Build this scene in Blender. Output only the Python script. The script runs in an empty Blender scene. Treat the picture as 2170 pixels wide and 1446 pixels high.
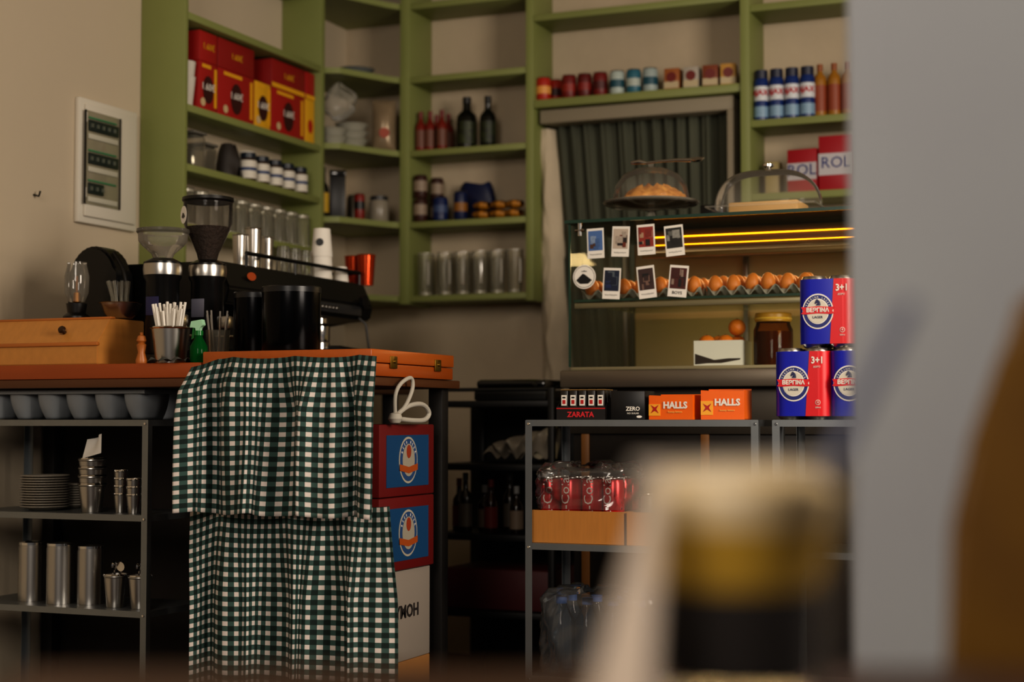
import bpy,bmesh,math,random
from math import sin,cos,pi,radians
from mathutils import Vector,Matrix,noise as mnoise
random.seed(7)
S=bpy.context.scene; COL=S.collection
FP=3400.; A=radians(22.8); TH=math.atan(167/FP); C=Vector((0,0,.9))
Fh=Vector((-sin(A),cos(A),0)); R=Vector((cos(A),sin(A),0)); Z=Vector((0,0,1))
F=Fh*cos(TH)+Z*sin(TH); U=-Fh*sin(TH)+Z*cos(TH)
def ray(px,py): return F+R*((px-1085)/FP)+U*((723-py)/FP)
def atY(px,py,y): d=ray(px,py); return C+d*(y/d.y)
def atX(px,py,x): d=ray(px,py); return C+d*(x/d.x)
def atD(px,py,D): d=ray(px,py); return C+d*(D/d.dot(Fh))
def gx(px,y,py=700): return atY(px,py,y).x
def gy(px,x,py=700): return atX(px,py,x).y
# ---------------------------------------------------------------- materials
MC={}
def lin(h):
    h=h.lstrip('#'); o=[]
    for i in (0,2,4):
        c=int(h[i:i+2],16)/255; o.append(c/12.92 if c<=.04045 else ((c+.055)/1.055)**2.4)
    return (*o,1)
def mat(col,rough=.5,metal=0,noise=0,scale=8,bump=0,col2=None,emit=0,coat=0,stretch=None):
    k=('m',col,rough,metal,noise,scale,bump,col2,emit,coat,stretch)
    if k in MC: return MC[k]
    m=bpy.data.materials.new('surface'); m.use_nodes=True; n=m.node_tree.nodes; l=m.node_tree.links
    b=n['Principled BSDF']; c=lin(col)
    b.inputs['Base Color'].default_value=c; b.inputs['Roughness'].default_value=rough; b.inputs['Metallic'].default_value=metal
    b.inputs['Coat Weight'].default_value=coat
    if emit:
        b.inputs['Emission Color'].default_value=c; b.inputs['Emission Strength'].default_value=emit
    if noise or bump:
        tc=n.new('ShaderNodeTexCoord'); mp=n.new('ShaderNodeMapping'); l.new(tc.outputs['Object'],mp.inputs[0])
        if stretch: mp.inputs['Scale'].default_value=stretch
        t=n.new('ShaderNodeTexNoise'); t.inputs['Scale'].default_value=scale; t.inputs['Detail'].default_value=6
        l.new(mp.outputs[0],t.inputs['Vector'])
        if noise:
            r=n.new('ShaderNodeValToRGB'); r.color_ramp.elements[0].position=.5-.25/max(noise,.25)*.6; r.color_ramp.elements[1].position=.5+.25/max(noise,.25)*.6
            c2=lin(col2) if col2 else tuple(x*(1-noise) for x in c[:3])+(1,)
            r.color_ramp.elements[0].color=c2; r.color_ramp.elements[1].color=c
            l.new(t.outputs['Fac'],r.inputs[0]); l.new(r.outputs[0],b.inputs['Base Color'])
        if bump:
            bp=n.new('ShaderNodeBump'); bp.inputs['Strength'].default_value=bump; bp.inputs['Distance'].default_value=.02
            l.new(t.outputs['Fac'],bp.inputs['Height']); l.new(bp.outputs[0],b.inputs['Normal'])
    MC[k]=m; return m
def glass(tint='#ffffff',refl=.2,dif=.03,dcol='#c8ccc8',rough=.04):
    k=('g',tint,refl,dif,dcol,rough)
    if k in MC: return MC[k]
    m=bpy.data.materials.new('clear_surface'); m.use_nodes=True; n=m.node_tree.nodes; l=m.node_tree.links
    n.remove(n['Principled BSDF']); o=n['Material Output']
    t=n.new('ShaderNodeBsdfTransparent'); t.inputs[0].default_value=lin(tint)
    g=n.new('ShaderNodeBsdfGlossy'); g.inputs['Roughness'].default_value=rough
    lw=n.new('ShaderNodeLayerWeight'); lw.inputs['Blend'].default_value=refl
    mx=n.new('ShaderNodeMixShader'); l.new(lw.outputs['Fresnel'],mx.inputs[0]); l.new(t.outputs[0],mx.inputs[1]); l.new(g.outputs[0],mx.inputs[2])
    d=n.new('ShaderNodeBsdfDiffuse'); d.inputs[0].default_value=lin(dcol); m2=n.new('ShaderNodeMixShader'); m2.inputs[0].default_value=dif
    l.new(mx.outputs[0],m2.inputs[1]); l.new(d.outputs[0],m2.inputs[2]); l.new(m2.outputs[0],o.inputs[0])
    MC[k]=m; return m
def gingham():
    m=bpy.data.materials.new('gingham'); m.use_nodes=True; n=m.node_tree.nodes; l=m.node_tree.links; b=n['Principled BSDF']
    uv=n.new('ShaderNodeUVMap'); sp=n.new('ShaderNodeSeparateXYZ'); l.new(uv.outputs[0],sp.inputs[0])
    outs=[]
    for a in (0,1):
        q=n.new('ShaderNodeMath'); q.operation='MULTIPLY'; q.inputs[1].default_value=1/.0235; l.new(sp.outputs[a],q.inputs[0])
        f=n.new('ShaderNodeMath'); f.operation='FRACT'; l.new(q.outputs[0],f.inputs[0])
        g=n.new('ShaderNodeMath'); g.operation='GREATER_THAN'; g.inputs[1].default_value=.46; l.new(f.outputs[0],g.inputs[0]); outs.append(g)
    s=n.new('ShaderNodeMath'); s.operation='ADD'; l.new(outs[0].outputs[0],s.inputs[0]); l.new(outs[1].outputs[0],s.inputs[1])
    h=n.new('ShaderNodeMath'); h.operation='MULTIPLY'; h.inputs[1].default_value=.5; l.new(s.outputs[0],h.inputs[0])
    r=n.new('ShaderNodeValToRGB'); r.color_ramp.interpolation='CONSTANT'; e=r.color_ramp.elements
    e[0].color=lin('#d2c6bf'); e[0].position=0; e[1].position=.4; e[1].color=lin('#36504a'); x=e.new(.9); x.color=lin('#071c17')
    l.new(h.outputs[0],r.inputs[0]); l.new(r.outputs[0],b.inputs['Base Color']); b.inputs['Roughness'].default_value=.9
    return m
# ---------------------------------------------------------------- mesh helpers
def mk(name,bm,m,par=None,loc=(0,0,0),rot=(0,0,0),ang=35,smooth=True):
    bmesh.ops.recalc_face_normals(bm,faces=bm.faces)
    for f in bm.faces: f.smooth=smooth
    if smooth:
        for e in bm.edges:
            if len(e.link_faces)==2 and e.calc_face_angle(0)>radians(ang): e.smooth=False
    me=bpy.data.meshes.new(name); bm.to_mesh(me); bm.free()
    for x in (m if isinstance(m,list) else [m]): me.materials.append(x)
    ob=bpy.data.objects.new(name,me); COL.objects.link(ob)
    if par: ob.parent=par
    ob.location=loc; ob.rotation_euler=rot; return ob
def tag(ob,label,cat,group=None):
    ob['label']=label; ob['category']=cat
    if group: ob['group']=group
    return ob
def T(name,label,cat,loc=(0,0,0),rz=0,group=None,rot=None):
    e=bpy.data.objects.new(name,None); e.empty_display_size=.02; COL.objects.link(e); e.location=loc
    e.rotation_euler=rot if rot else (0,0,rz); return tag(e,label,cat,group)
def dup(ob,loc,rz=None,label=None,par=None):
    n=ob.copy(); COL.objects.link(n)
    if par is not None: n.parent=par
    elif loc is not None: n.location=loc
    if rz is not None: n.rotation_euler=(n.rotation_euler[0],n.rotation_euler[1],rz)
    if label: n['label']=label
    for c in list(ob.children): dup(c,None,par=n)
    return n
def box(name,sx,sy,sz,m,par=None,loc=(0,0,0),bev=.002,rot=(0,0,0),seg=2):
    bm=bmesh.new(); bmesh.ops.create_cube(bm,size=1)
    for v in bm.verts: v.co=Vector((v.co.x*sx,v.co.y*sy,(v.co.z+.5)*sz))
    b=min(bev,.45*min(sx,sy,sz))
    if b>0: bmesh.ops.bevel(bm,geom=list(bm.edges),offset=b,segments=seg,affect='EDGES',profile=.5)
    return mk(name,bm,m,par,loc,rot)
def bx(name,x0,x1,y0,y1,z0,z1,m,par=None,bev=.002):
    return box(name,x1-x0,y1-y0,z1-z0,m,par,((x0+x1)/2,(y0+y1)/2,z0),bev)
def lathe(name,prof,m,par=None,loc=(0,0,0),seg=28,rot=(0,0,0)):
    bm=bmesh.new(); rings=[]
    for r,z in prof:
        if r<1e-6: rings.append([bm.verts.new((0,0,z))])
        else: rings.append([bm.verts.new((r*cos(2*pi*i/seg),r*sin(2*pi*i/seg),z)) for i in range(seg)])
    for a,b in zip(rings,rings[1:]):
        for i in range(seg):
            j=(i+1)%seg
            if len(a)==1 and len(b)==1: continue
            if len(a)==1: bm.faces.new((a[0],b[i],b[j]))
            elif len(b)==1: bm.faces.new((a[i],b[0],a[j]))
            else: bm.faces.new((a[i],b[i],b[j],a[j]))
    return mk(name,bm,m,par,loc,rot)
def prism(name,pts,h,m,par=None,loc=(0,0,0),rot=(0,0,0),bev=0):
    bm=bmesh.new(); a=[bm.verts.new((x,y,0)) for x,y in pts]; b=[bm.verts.new((x,y,h)) for x,y in pts]
    bm.faces.new(a[::-1]); bm.faces.new(b); k=len(pts)
    for i in range(k): j=(i+1)%k; bm.faces.new((a[i],a[j],b[j],b[i]))
    if bev: bmesh.ops.bevel(bm,geom=list(bm.edges),offset=bev,segments=2,affect='EDGES')
    return mk(name,bm,m,par,loc,rot)
def tube(name,pts,r,m,par=None,loc=(0,0,0),seg=10,closed=False,rot=(0,0,0)):
    pts=[Vector(p) for p in pts]; bm=bmesh.new(); rings=[]; N=len(pts); nrm=None
    for i,p in enumerate(pts):
        if closed: t=(pts[(i+1)%N]-pts[i-1]).normalized()
        else: t=(pts[min(i+1,N-1)]-pts[max(i-1,0)]).normalized()
        if nrm is None: nrm=t.orthogonal().normalized()
        nrm=(nrm-t*nrm.dot(t)).normalized(); b=t.cross(nrm)
        rr=r[i] if isinstance(r,(list,tuple)) else r
        rings.append([bm.verts.new(p+nrm*rr*cos(2*pi*k/seg)+b*rr*sin(2*pi*k/seg)) for k in range(seg)])
    prs=list(zip(rings,rings[1:]))
    if closed: prs.append((rings[-1],rings[0]))
    for a,b in prs:
        for k in range(seg): j=(k+1)%seg; bm.faces.new((a[k],a[j],b[j],b[k]))
    if not closed: bm.faces.new(rings[0][::-1]); bm.faces.new(rings[-1])
    return mk(name,bm,m,par,loc,rot)
def grid(name,nu,nv,fn,m,par=None,loc=(0,0,0),rot=(0,0,0),uvf=None,thick=0):
    bm=bmesh.new(); V=[[bm.verts.new(fn(i/nu,j/nv)) for i in range(nu+1)] for j in range(nv+1)]
    uvl=bm.loops.layers.uv.new('UVMap')
    for j in range(nv):
        for i in range(nu):
            f=bm.faces.new((V[j][i],V[j][i+1],V[j+1][i+1],V[j+1][i]))
            if uvf:
                for lp,(a,b) in zip(f.loops,((i,j),(i+1,j),(i+1,j+1),(i,j+1))): lp[uvl].uv=uvf(a/nu,b/nv)
    ob=mk(name,bm,m,par,loc,rot,ang=80)
    if thick: md=ob.modifiers.new('s','SOLIDIFY'); md.thickness=thick
    return ob
def text(s,size,m,par,loc=(0,0,0),rot=(pi/2,0,0),wrap=None,vert=False,sx=1,bold=0,name='lettering'):
    cu=bpy.data.curves.new('t','FONT'); cu.body=s; cu.size=size; cu.align_x='CENTER'; cu.align_y='CENTER'; cu.extrude=.0004; cu.offset=bold
    cu.resolution_u=2
    to=bpy.data.objects.new('t',cu); me=bpy.data.meshes.new_from_object(to); bpy.data.objects.remove(to); bpy.data.curves.remove(cu)
    for v in me.vertices:
        x,y,z=v.co; x*=sx
        if vert: x,y=-y,x
        if wrap: a=x/wrap; v.co=((wrap+z+.0006)*sin(a),-(wrap+z+.0006)*cos(a),y)
        else: v.co=(x,y,z)
    me.materials.clear(); me.materials.append(m)
    ob=bpy.data.objects.new(name,me); COL.objects.link(ob); ob.parent=par; ob.location=loc
    ob.rotation_euler=(0,0,rot[2] if wrap else 0) if wrap else rot
    return ob
def disc(name,r,m,par,loc,rot=(pi/2,0,0),t=.0006,sc=(1,1)):
    pts=[(r*sc[0]*cos(2*pi*i/36),r*sc[1]*sin(2*pi*i/36)) for i in range(36)]
    return prism(name,pts,t,m,par,loc,rot)
def struct(ob): ob['kind']='structure'; return ob
# ---------------------------------------------------------------- palette
GREEN=mat('#868c52',.5,noise=.12,scale=6); STEEL=mat('#b8b4ae',.28,1); CHROME=mat('#d8d4ce',.1,1); ZINC=mat('#8e9294',.38,.9,noise=.15,scale=20)
BLACK=mat('#0a0909',.4); GLOSSB=mat('#060606',.15,coat=.4); WHITE=mat('#d4cdc0',.6); PAPER=mat('#e6e0d6',.85)
RED=mat('#b01515',.45); DRED=mat('#6a0f12',.5); YEL=mat('#e0a51c',.5)
WOOD=mat('#b86c2c',.4,noise=.3,scale=5,stretch=(1,6,6)); ORW=mat('#a04a18',.35,noise=.3,scale=6,stretch=(1,8,8)); LWOOD=mat('#c88a44',.45,noise=.28,scale=4,stretch=(1,9,14))
CARD=mat('#a8743c',.8,noise=.15,scale=9); GL=glass(refl=.15); MUG=glass('#fdfcf8',.14,.08,'#c8c4b4',.08); PLAST=glass('#eceae4',.25,.13,'#b8b4a8',.15); FILM=glass('#ffffff',.4,.05,'#d0c8c0',.12)
DARK=mat('#120e0b',.6)
# ---------------------------------------------------------------- room shell
struct(bx('wall_left',-3.26,-3.11,-1.5,5.82,0,3,mat('#c4b59e',.9,noise=.1,scale=1.6,bump=.2),bev=0))
struct(bx('wall_back',-3.11,2.6,5.67,5.82,0,3,mat('#c6b59c',.9,noise=.32,scale=2.8,bump=.8),bev=0))
struct(bx('floor',-3.26,2.6,-1.5,5.82,-.1,0,mat('#2c1a16',.5,noise=.3,scale=3),bev=0))
struct(bx('ceiling',-3.26,2.6,-1.5,5.82,3,3.1,mat('#a89c88',.9),bev=0))
p=atD(1800,700,1.7); PA=A-radians(12.2); ax=Vector((cos(PA),sin(PA),0)); ay=Vector((-sin(PA),cos(PA),0))
q=p+ax*.3+ay*.11
struct(box('wall_right',.6,.22,3,mat('#a2a6a8',.85,noise=.1,scale=3,col2='#94949a'),None,(q.x,q.y,0),.01,(0,0,PA)))
# ---------------------------------------------------------------- cabinets
XL=-2.94; XW=-3.11; YB=5.47; YW=5.67; X1=-2.767; X2=-2.214
Z1,Z2,Z3,ZB=1.915,1.722,1.53,1.372
XI=X1+.043
def gc(px,y,r,py=400): return max(gx(px,y,py),XI+r+.001)
c=T('shelf_cabinet','tall olive-green wooden wall shelf stacked with boxes, jars and glasses','cabinet',(0,0,0))
bx('side_panel',XW+.001,XL,4.287,4.307,1.33,2.66,GREEN,c)
bx('side_panel',XW+.001,XL,5.165,5.193,1.33,2.66,GREEN,c)
for z in (ZB,Z3,Z2,Z1,2.214,2.5,2.66): bx('shelf',XW+.001,XL,4.307,5.165,z-.024,z,GREEN,c)
c=T('corner_shelf_cabinet','olive-green corner wall shelf joining two cabinets','cabinet')
poly=[(XW+.001,5.195),(XL,5.195),(XL+.05,5.22),(X1-.03,5.42),(X1-.001,5.46),(X1-.001,YW-.001),(XW+.001,YW-.001)]
for z in (ZB,1.655,1.93,2.214,2.5,2.66): prism('shelf',poly,.022,GREEN,c,(0,0,z-.022))
c=T('shelf_cabinet','olive-green wooden wall shelf with bottles, tins and glass mugs','cabinet')
bx('side_panel',X1,X1+.04,YB,YW-.001,1.34,2.66,GREEN,c)
bx('side_panel',X2-.03,X2,YB,YW-.001,1.34,2.66,GREEN,c)
for z in (ZB,1.655,1.93,2.214,2.5,2.66): bx('shelf',X1+.04,X2-.03,YB+.004,YW-.001,z-.024,z,GREEN,c)
XS=gx(1570,YB,250); XE=-.7
c=T('wall_shelf','olive-green wall shelf above the curtain holding drink cans','shelf')
bx('shelf',X2+.001,XS,YB,YW-.001,2.055,2.085,GREEN,c); bx('shelf',X2+.001,XS,YB,YW-.001,2.38,2.405,GREEN,c)
bx('side_panel',XS-.03,XS,YB+.002,YW-.001,2.405,2.66,GREEN,c)
c=T('shelf_cabinet','olive-green open shelf with cleaning sprays and detergent boxes','cabinet')
bx('side_panel',XS+.001,XS+.035,YB-.01,YW-.001,1.5,2.66,GREEN,c)
for z in (1.69,1.95,2.36): bx('shelf',XS+.035,XE,YB,YW-.001,z-.026,z,GREEN,c)
bx('side_panel',XE,XE+.03,YB,YW-.001,1.5,2.66,GREEN,c)
FR=mat('#8d8370',.6)
struct(bx('trim_1',gx(1155,5.55,240),gx(1562,5.55,240),5.5,5.67,2.0,2.05,FR)); struct(bx('trim_2',gx(1548,5.55,240),gx(1562,5.55,240),5.5,5.67,.9,2.0,FR))
# rough plaster pier beside the curtain
wl=gx(1150,5.56,500)
def pier(u,v):
    z=.02+1.97*v; w=.045+.115*(1-v)**.8
    n=mnoise.noise(Vector((u*3,z*6,1)))*.018+mnoise.noise(Vector((u*9,z*17,4)))*.006
    return (wl-.03+(w+.03)*u+n*.6*(u>.3),5.668-.125*sin(pi*(u*.93+.07*0))**.45*(1 if 0<u<1 else 0)+n*(0<u<1),z)
struct(grid('trim_3',22,110,pier,mat('#c9baa2',.95,noise=.25,scale=9,bump=.8)))
cx0=gx(1162,5.58,300); cx1=gx(1546,5.58,300); CM=mat('#545647',.9,noise=.4,scale=6,stretch=(14,1,.4))
ob=grid('curtain',160,20,lambda u,v:(cx0+.012+(cx1-cx0-.012)*u+.1*(1-v)*(1-u)*1.2,5.585+.013*sin(u*75+sin(u*9)*2)+.006*sin(u*190),.7+1.3*v),CM,thick=.002)
tag(ob,'dark grey-green pleated curtain hanging in the opening','curtain')
# ---------------------------------------------------------------- electrical panel
pa=atX(158,210,XW); pb=atX(282,225,XW); y0,y1=pa.y,pb.y; zt=atX(160,205,XW).z; zb=atX(150,470,XW).z
e=T('electrical_panel','white plastic breaker box with clear door on plaster wall','electrical panel',(XW,0,0))
PW=mat('#cfc8ba',.5)
bx('housing',0,.02,y0,y1,zb,zt,PW,e,.006)
bx('door_frame',.02,.03,y0+.02,y1-.02,zb+.02,zt-.02,PW,e,.004)
ya=gy(180,XW+.03,300); yb=gy(252,XW+.03,300); za=atX(215,443,XW).z; zc=atX(215,248,XW).z
bx('window',.0302,.033,ya,yb,za,zc,mat('#8a8470',.15,coat=.6),e)
bx('window_frame',.0301,.036,ya-.004,ya,za,zc,DARK,e,0); bx('window_frame',.0301,.036,yb,yb+.004,za,zc,DARK,e,0)
for f in (.1,.45,.77):
    zz=zc-(zc-za)*f
    bx('breaker_row',.034,.04,ya+.01,yb-.012 if f<.7 else (ya+yb)/2,zz-.034,zz,mat('#1e2824',.4),e)
    for k in range(5 if f<.7 else 3): bx('breaker_switch',.04,.045,ya+.015+k*(yb-ya-.03)/5,ya+.024+k*(yb-ya-.03)/5,zz-.024,zz-.012,mat('#5a5f54',.5),e,0)
    bx('label_strip',.034,.037,ya+.01,yb-.012,zz-.058,zz-.042,mat('#b8b4a4',.6),e)
    bx('label_strip',.034,.0375,ya+.01,yb-.02,zz+.004,zz+.010,mat('#3c7a52',.6),e)
for f in (.2,.8): lathe('hinge',[(0,0),(.004,0),(.004,.03),(0,.03)],WHITE,e,(.032,y0+.016,zb+(zt-zb)*f))
tag(tube('wall_hook',[(XW+.001,gy(70,XW,470),1.56),(XW+.02,gy(70,XW,470),1.555),(XW+.025,gy(70,XW,470),1.57)],.003,BLACK),'small metal hook in the plaster wall','hook')
# ---------------------------------------------------------------- generic goods
def carton(name,label,cat,w,d,h,m,loc,rz=0,group=None,band=None,tx=None,ts=.03,tm=None,panel=None,rot=None):
    e=T(name,label,cat,loc,rz,group,rot); box('box_body',w,d,h,m,e,(0,0,0),.002)
    if band: box('printed_band',w*.999,.0012,h*band[1],band[2],e,(0,-d/2-.0005,h*band[0]),0)
    if panel: disc('printed_badge',panel[0],panel[1],e,(0,-d/2-.0012,h*panel[2]),sc=panel[3] if len(panel)>3 else (1,1))
    if tx: text(tx,ts,tm or PAPER,e,(0,-d/2-.0022,h*.5))
    return e
def tin(name,label,cat,r,h,m,loc,rz=0,group=None,tx=None,ts=.03,tm=None,lid=STEEL,band=None,vert=False,neck=.88):
    e=T(name,label,cat,loc,rz,group)
    lathe('can_body',[(0,.002),(r*.85,0),(r,.006),(r,h-.012),(r*neck,h-.003)],m,e)
    lathe('lid',[(r*neck-.001,h-.004),(r*neck+.001,h),(r*neck-.003,h),(r*neck-.004,h-.004),(0,h-.004)],lid,e)
    if band: lathe('printed_band',[(r+.0004,h*band[0]),(r+.0004,h*band[1])],band[2],e)
    if tx: text(tx,ts,tm or PAPER,e,(0,0,h*.52),wrap=r+.0006,vert=vert,rot=(0,0,0))
    return e
def tumbler(name,label,r,h,m,loc,group,mug=False,inv=False,rz=None):
    e=T(name,label,'glass',loc,random.uniform(-.6,.6) if rz is None else rz,group)
    pr=[(0,0),(r*.82,0),(r*.86,.006),(r*.95,h*.5),(r,h),(r-.003,h),(r*.95-.003,h*.5),(r*.82-.003,.014),(0,.014)]
    if inv: pr=[(a,h-b) for a,b in pr]
    lathe('glass_body',pr,m,e,seg=20)
    glint=glass('#ffffff',.5,.4,'#e8e2d4',.1)  # pale diffuse mix paints highlights onto rim, base and handle
    zz=0.002 if inv else h
    lathe('rim',[(r-.0035,zz-.0015),(r+.0008,zz-.0015),(r+.0008,zz+.0015),(r-.0035,zz+.0015)],glint,e,seg=20)
    zb_=h-.004 if inv else .004
    lathe('thick_base',[(r*.6,zb_),(r*.835,zb_),(r*.835,zb_+(.008 if not inv else -.008)),(r*.6,zb_)],glint,e,seg=20)
    if mug: tube('handle',[(r*.93,0,h*.22),(r*1.4,0,h*.25),(r*1.52,0,h*.5),(r*1.4,0,h*.78),(r*.97,0,h*.8)],.0045,glint,e,seg=8)
    return e
RB=pi/2
for i,(a,b,k) in enumerate([(424,462,'r'),(464,541,'r'),(543,576,'y'),(578,648,'r'),(650,676,'y')]):
    ya=gy(a,XL-.02,230); yb=min(gy(b,XL-.02,230),5.163); w=yb-ya-.003
    m=mat('#a01a16',.5) if k=='r' else mat('#d8a21e',.5); other=YEL if k=='r' else RED
    lab='red packaged coffee box with yellow band on green shelf' if k=='r' else 'yellow packaged box with red band on green shelf'
    e=carton('packaged_box',lab,'box',w,.12,.165,m,(XL-.085,(ya+yb)/2,Z1+.0005),RB,'boxes on the top shelf',panel=(min(w*.3,.035),mat('#3a1210',.5),.45,(1,1.5)) if w>.08 else (w*.25,other,.4,(1,1.6)),tx='1.60€' if w>.08 else None,ts=.034)
    if w>.08:
        box('printed_stripe',.014,.0012,.13,YEL,e,(w*.42,-.0608,.02),0); box('printed_stripe',w*.5,.0012,.012,YEL,e,(-w*.1,-.0608,.145),0); disc('printed_badge',.014,mat('#c8b088',.5),e,(-w*.3,-.0614,.03))
    if i!=2: carton('packaged_box','red and yellow flat packaged box stacked on another box','box',w,.12,.1,mat('#8c1411',.5) if i%2 else mat('#a01a16',.5),(XL-.085,(ya+yb)/2,Z1+.1665),RB,'boxes on the top shelf',band=(.0,.16,YEL) if i>2 else None,tx='1.60€' if w>.08 else None,ts=.03,tm=YEL)
lathe_c=[(0,0),(.026,0),(.036,.1),(.037,.1),(.034,.1),(.025,.003),(0,.003)]
for k in range(2):
    tag(lathe('paper_cup',lathe_c,mat('#cfc9be',.7),None,(XL-.05-.075*k,4.36,Z1+.0005)),'white paper cup beside red boxes','cup','white cups on the top shelf')
    tag(lathe('paper_cup',lathe_c,mat('#cfc9be',.7),None,(XL-.05-.075*k,4.36,Z1+.05)),'white paper cup stacked inside another','cup','white cups on the top shelf')
for i,px in enumerate((402,432)):
    e=T('plastic_container','cloudy plastic food container with lid on green shelf','container',(XL-.06-.03*i,gy(px,XL-.06,300)+i*.03,Z2+.0005))
    box('container_body',.085,.07,.11-.02*i,PLAST,e,(0,0,0),.012); box('lid',.09,.076,.01,mat('#6c6860',.5),e,(0,0,.111-.02*i),.004)
tag(grid('dark_bag',16,12,lambda u,v:(.045*cos(u*2*pi)*(1-.5*v*v)*(1+.12*sin(u*23+v*7)),.05*sin(u*2*pi)*(1-.5*v*v)*(1+.1*sin(u*17)),.12*v),mat('#2c2622',.6),None,(XL-.07,gy(480,XL-.07,300)+.01,Z2+.0005)),'crumpled dark bag of coffee on green shelf','bag')
e=T('white_canister','white plastic canister standing on green shelf','canister',(XL-.125,gy(522,XL-.1,300)+.04,Z2+.0005)); lathe('canister_body',[(0,0),(.038,0),(.04,.01),(.04,.1),(.03,.115),(0,.115)],PAPER,e); lathe('lid',[(.031,.112),(.031,.128),(0,.13)],WHITE,e)
j0=None
for i,(px,xo) in enumerate([(528,-.03),(556,-.03),(584,-.03),(610,-.03),(637,-.03),(590,-.1),(620,-.1)]):
    loc=(XL+xo-.005,gy(px,XL+xo,370),Z2+.0005)
    if j0 is None:
        j0=T('spread_jar','glass jar with dark lid and white label on shelf','jar',loc,0,'jars on the green shelf')
        lathe('jar_body',[(0,0),(.027,0),(.03,.006),(.03,.07),(.026,.08)],mat('#3a2a1e',.25),j0); lathe('lid',[(.026,.078),(.0275,.08),(.0275,.096),(.025,.098),(0,.098)],mat('#1b2430',.35),j0)
        lathe('printed_label',[(.0306,.008),(.0306,.07)],mat('#d4cec2',.6),j0); lathe('label_stripe',[(.031,.035),(.031,.046)],mat('#33436a',.6),j0)
    else: dup(j0,loc,random.uniform(-.5,.5))
g0=tumbler('drinking_glass','clear upturned drinking glass on green shelf',.034,.12,MUG,(XL-.042,4.36,Z3+.0005),'upturned glasses on the green shelf',inv=True)
for i in range(10):
    if i: dup(g0,(XL-.042,4.36+i*.082,Z3+.0005))
    dup(g0,(XL-.122,4.375+i*.082,Z3+.0005))
def cpos(px,py,off=.07):
    t=(px-690)/150; return (XL+(X1-XL)*t-off*.75,5.195+(YB-5.195)*t+off*.5)
for i,(px,o,s) in enumerate([(722,.08,1.0),(765,.10,1.1)]):
    x,y=cpos(px,250,o)
    for k in range(3 if i==1 else 2):
        tag(lathe('plastic_bowl',[(0,0),(.035*s,0),(.055*s,.035),(.06*s,.038),(.053*s,.037),(.033*s,.004),(0,.004)],mat('#a9a698',.4),None,(x,y,1.9305+k*.03)),'pale plastic bowl stacked on corner shelf','bowl','stacked plastic bowls')
x,y=cpos(735,250,.08)
tag(grid('plastic_bag',28,18,lambda u,v:(.075*cos(u*2*pi)*sin(pi*(v*.9+.08))*(1+.2*sin(u*19+v*9)),.04*sin(u*2*pi)*sin(pi*(v*.9+.08))*(1+.2*sin(u*13)),.13*v+.02*sin(u*12)*v),glass('#ffffff',.3,.3,'#c8c2b4',.2),None,(x,y,2.035)),'crumpled clear plastic bag on stacked bowls','bag')
x,y=cpos(822,250,.06)
e=T('snack_bag','shiny pillow snack bag standing on corner shelf','snack bag',(x,y,1.9305),.5)
grid('bag_body',20,20,lambda u,v:((u-.5)*.09,-(.028*max(0,sin(pi*u))**.6*max(0,sin(pi*v))**.5),v*.2),mat('#a08c70',.25,.3,noise=.4,scale=18),e); grid('bag_back',20,20,lambda u,v:((u-.5)*.09,(.028*max(0,sin(pi*u))**.6*max(0,sin(pi*v))**.5),v*.2),mat('#8c7358',.3,.3),e)
disc('printed_badge',.02,mat('#9a3a1a',.5),e,(0,-.03,.07))
x,y=cpos(772,160,.1); tag(lathe('serving_dish',[(0,0),(.04,0),(.07,.025),(.075,.028),(.06,.03),(.035,.005),(0,.005)],mat('#8b8f90',.3,.4),None,(x,y,2.2145)),'grey round dish on upper corner shelf','dish')
def bottle(name,label,r,h,m,loc,cap,group=None,nk=.35,lab=None,cm=BLACK):
    e=T(name,label,'bottle',loc,0,group); hb=h*(1-nk)
    lathe('bottle_body',[(0,.003),(r*.85,0),(r,.008),(r,hb*.85),(r*.9,hb*.95),(r*.42,hb+.18*(h-hb)),(r*.36,h-.02),(r*.4,h-.018)],m,e,seg=24)
    lathe('cap',[(r*.42,h-.024),(r*.42,h),(0,h)],cm,e,seg=20)
    if lab: lathe('printed_label',[(r+.0005,hb*.15),(r+.0005,hb*.75)],lab,e,seg=24)
    return e
x,y=cpos(698,400,.05); bottle('liqueur_bottle','dark bottle with yellow label on corner shelf',.022,.19,mat('#1c1a12',.15),(x,y,1.6555),0,lab=mat('#b89420',.6))
x,y=cpos(733,400,.08); e=carton('black_box','matte black tall box on corner shelf','box',.06,.05,.165,BLACK,(x,y,1.6555),.5); box('lid',.062,.052,.02,GLOSSB,e,(0,0,.166))
x,y=cpos(768,400,.05); tin('red_can','red and dark tin on corner shelf','can',.02,.1,mat('#7c1a10',.4),(x+.01,y-.01,1.6555),band=(.4,.7,BLACK))
x,y=cpos(812,420,.06); e=T('spread_jar','glass jar with dark lid and white label on shelf','jar',(x,y,1.6555)); lathe('jar_body',[(0,0),(.034,0),(.038,.006),(.038,.075),(.033,.085)],mat('#8a8274',.3),e); lathe('lid',[(.034,.084),(.034,.1),(0,.1)],mat('#2a2a2c',.4),e)
x,y=cpos(785,420,.16); tin('storage_tin','grey tin behind jar on corner shelf','can',.03,.11,mat('#5d564a',.4,.5),(x,y,1.6555))
SA=mat('#7c241a',.2,noise=.3,scale=20)
b0=bottle('sauce_bottle','red sauce squeeze bottle on green shelf',.021,.155,SA,(gc(886,5.52,.021),5.52,1.9305),0,'red sauce bottles',nk=.3,cm=mat('#6c1510',.4),lab=mat('#6a4030',.5))
for px,y in ((911,5.525),(936,5.52),(925,5.6),(950,5.6)): dup(b0,(gc(px,y,.021),y,1.9305))
OL=mat('#0a0c07',.2)
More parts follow.
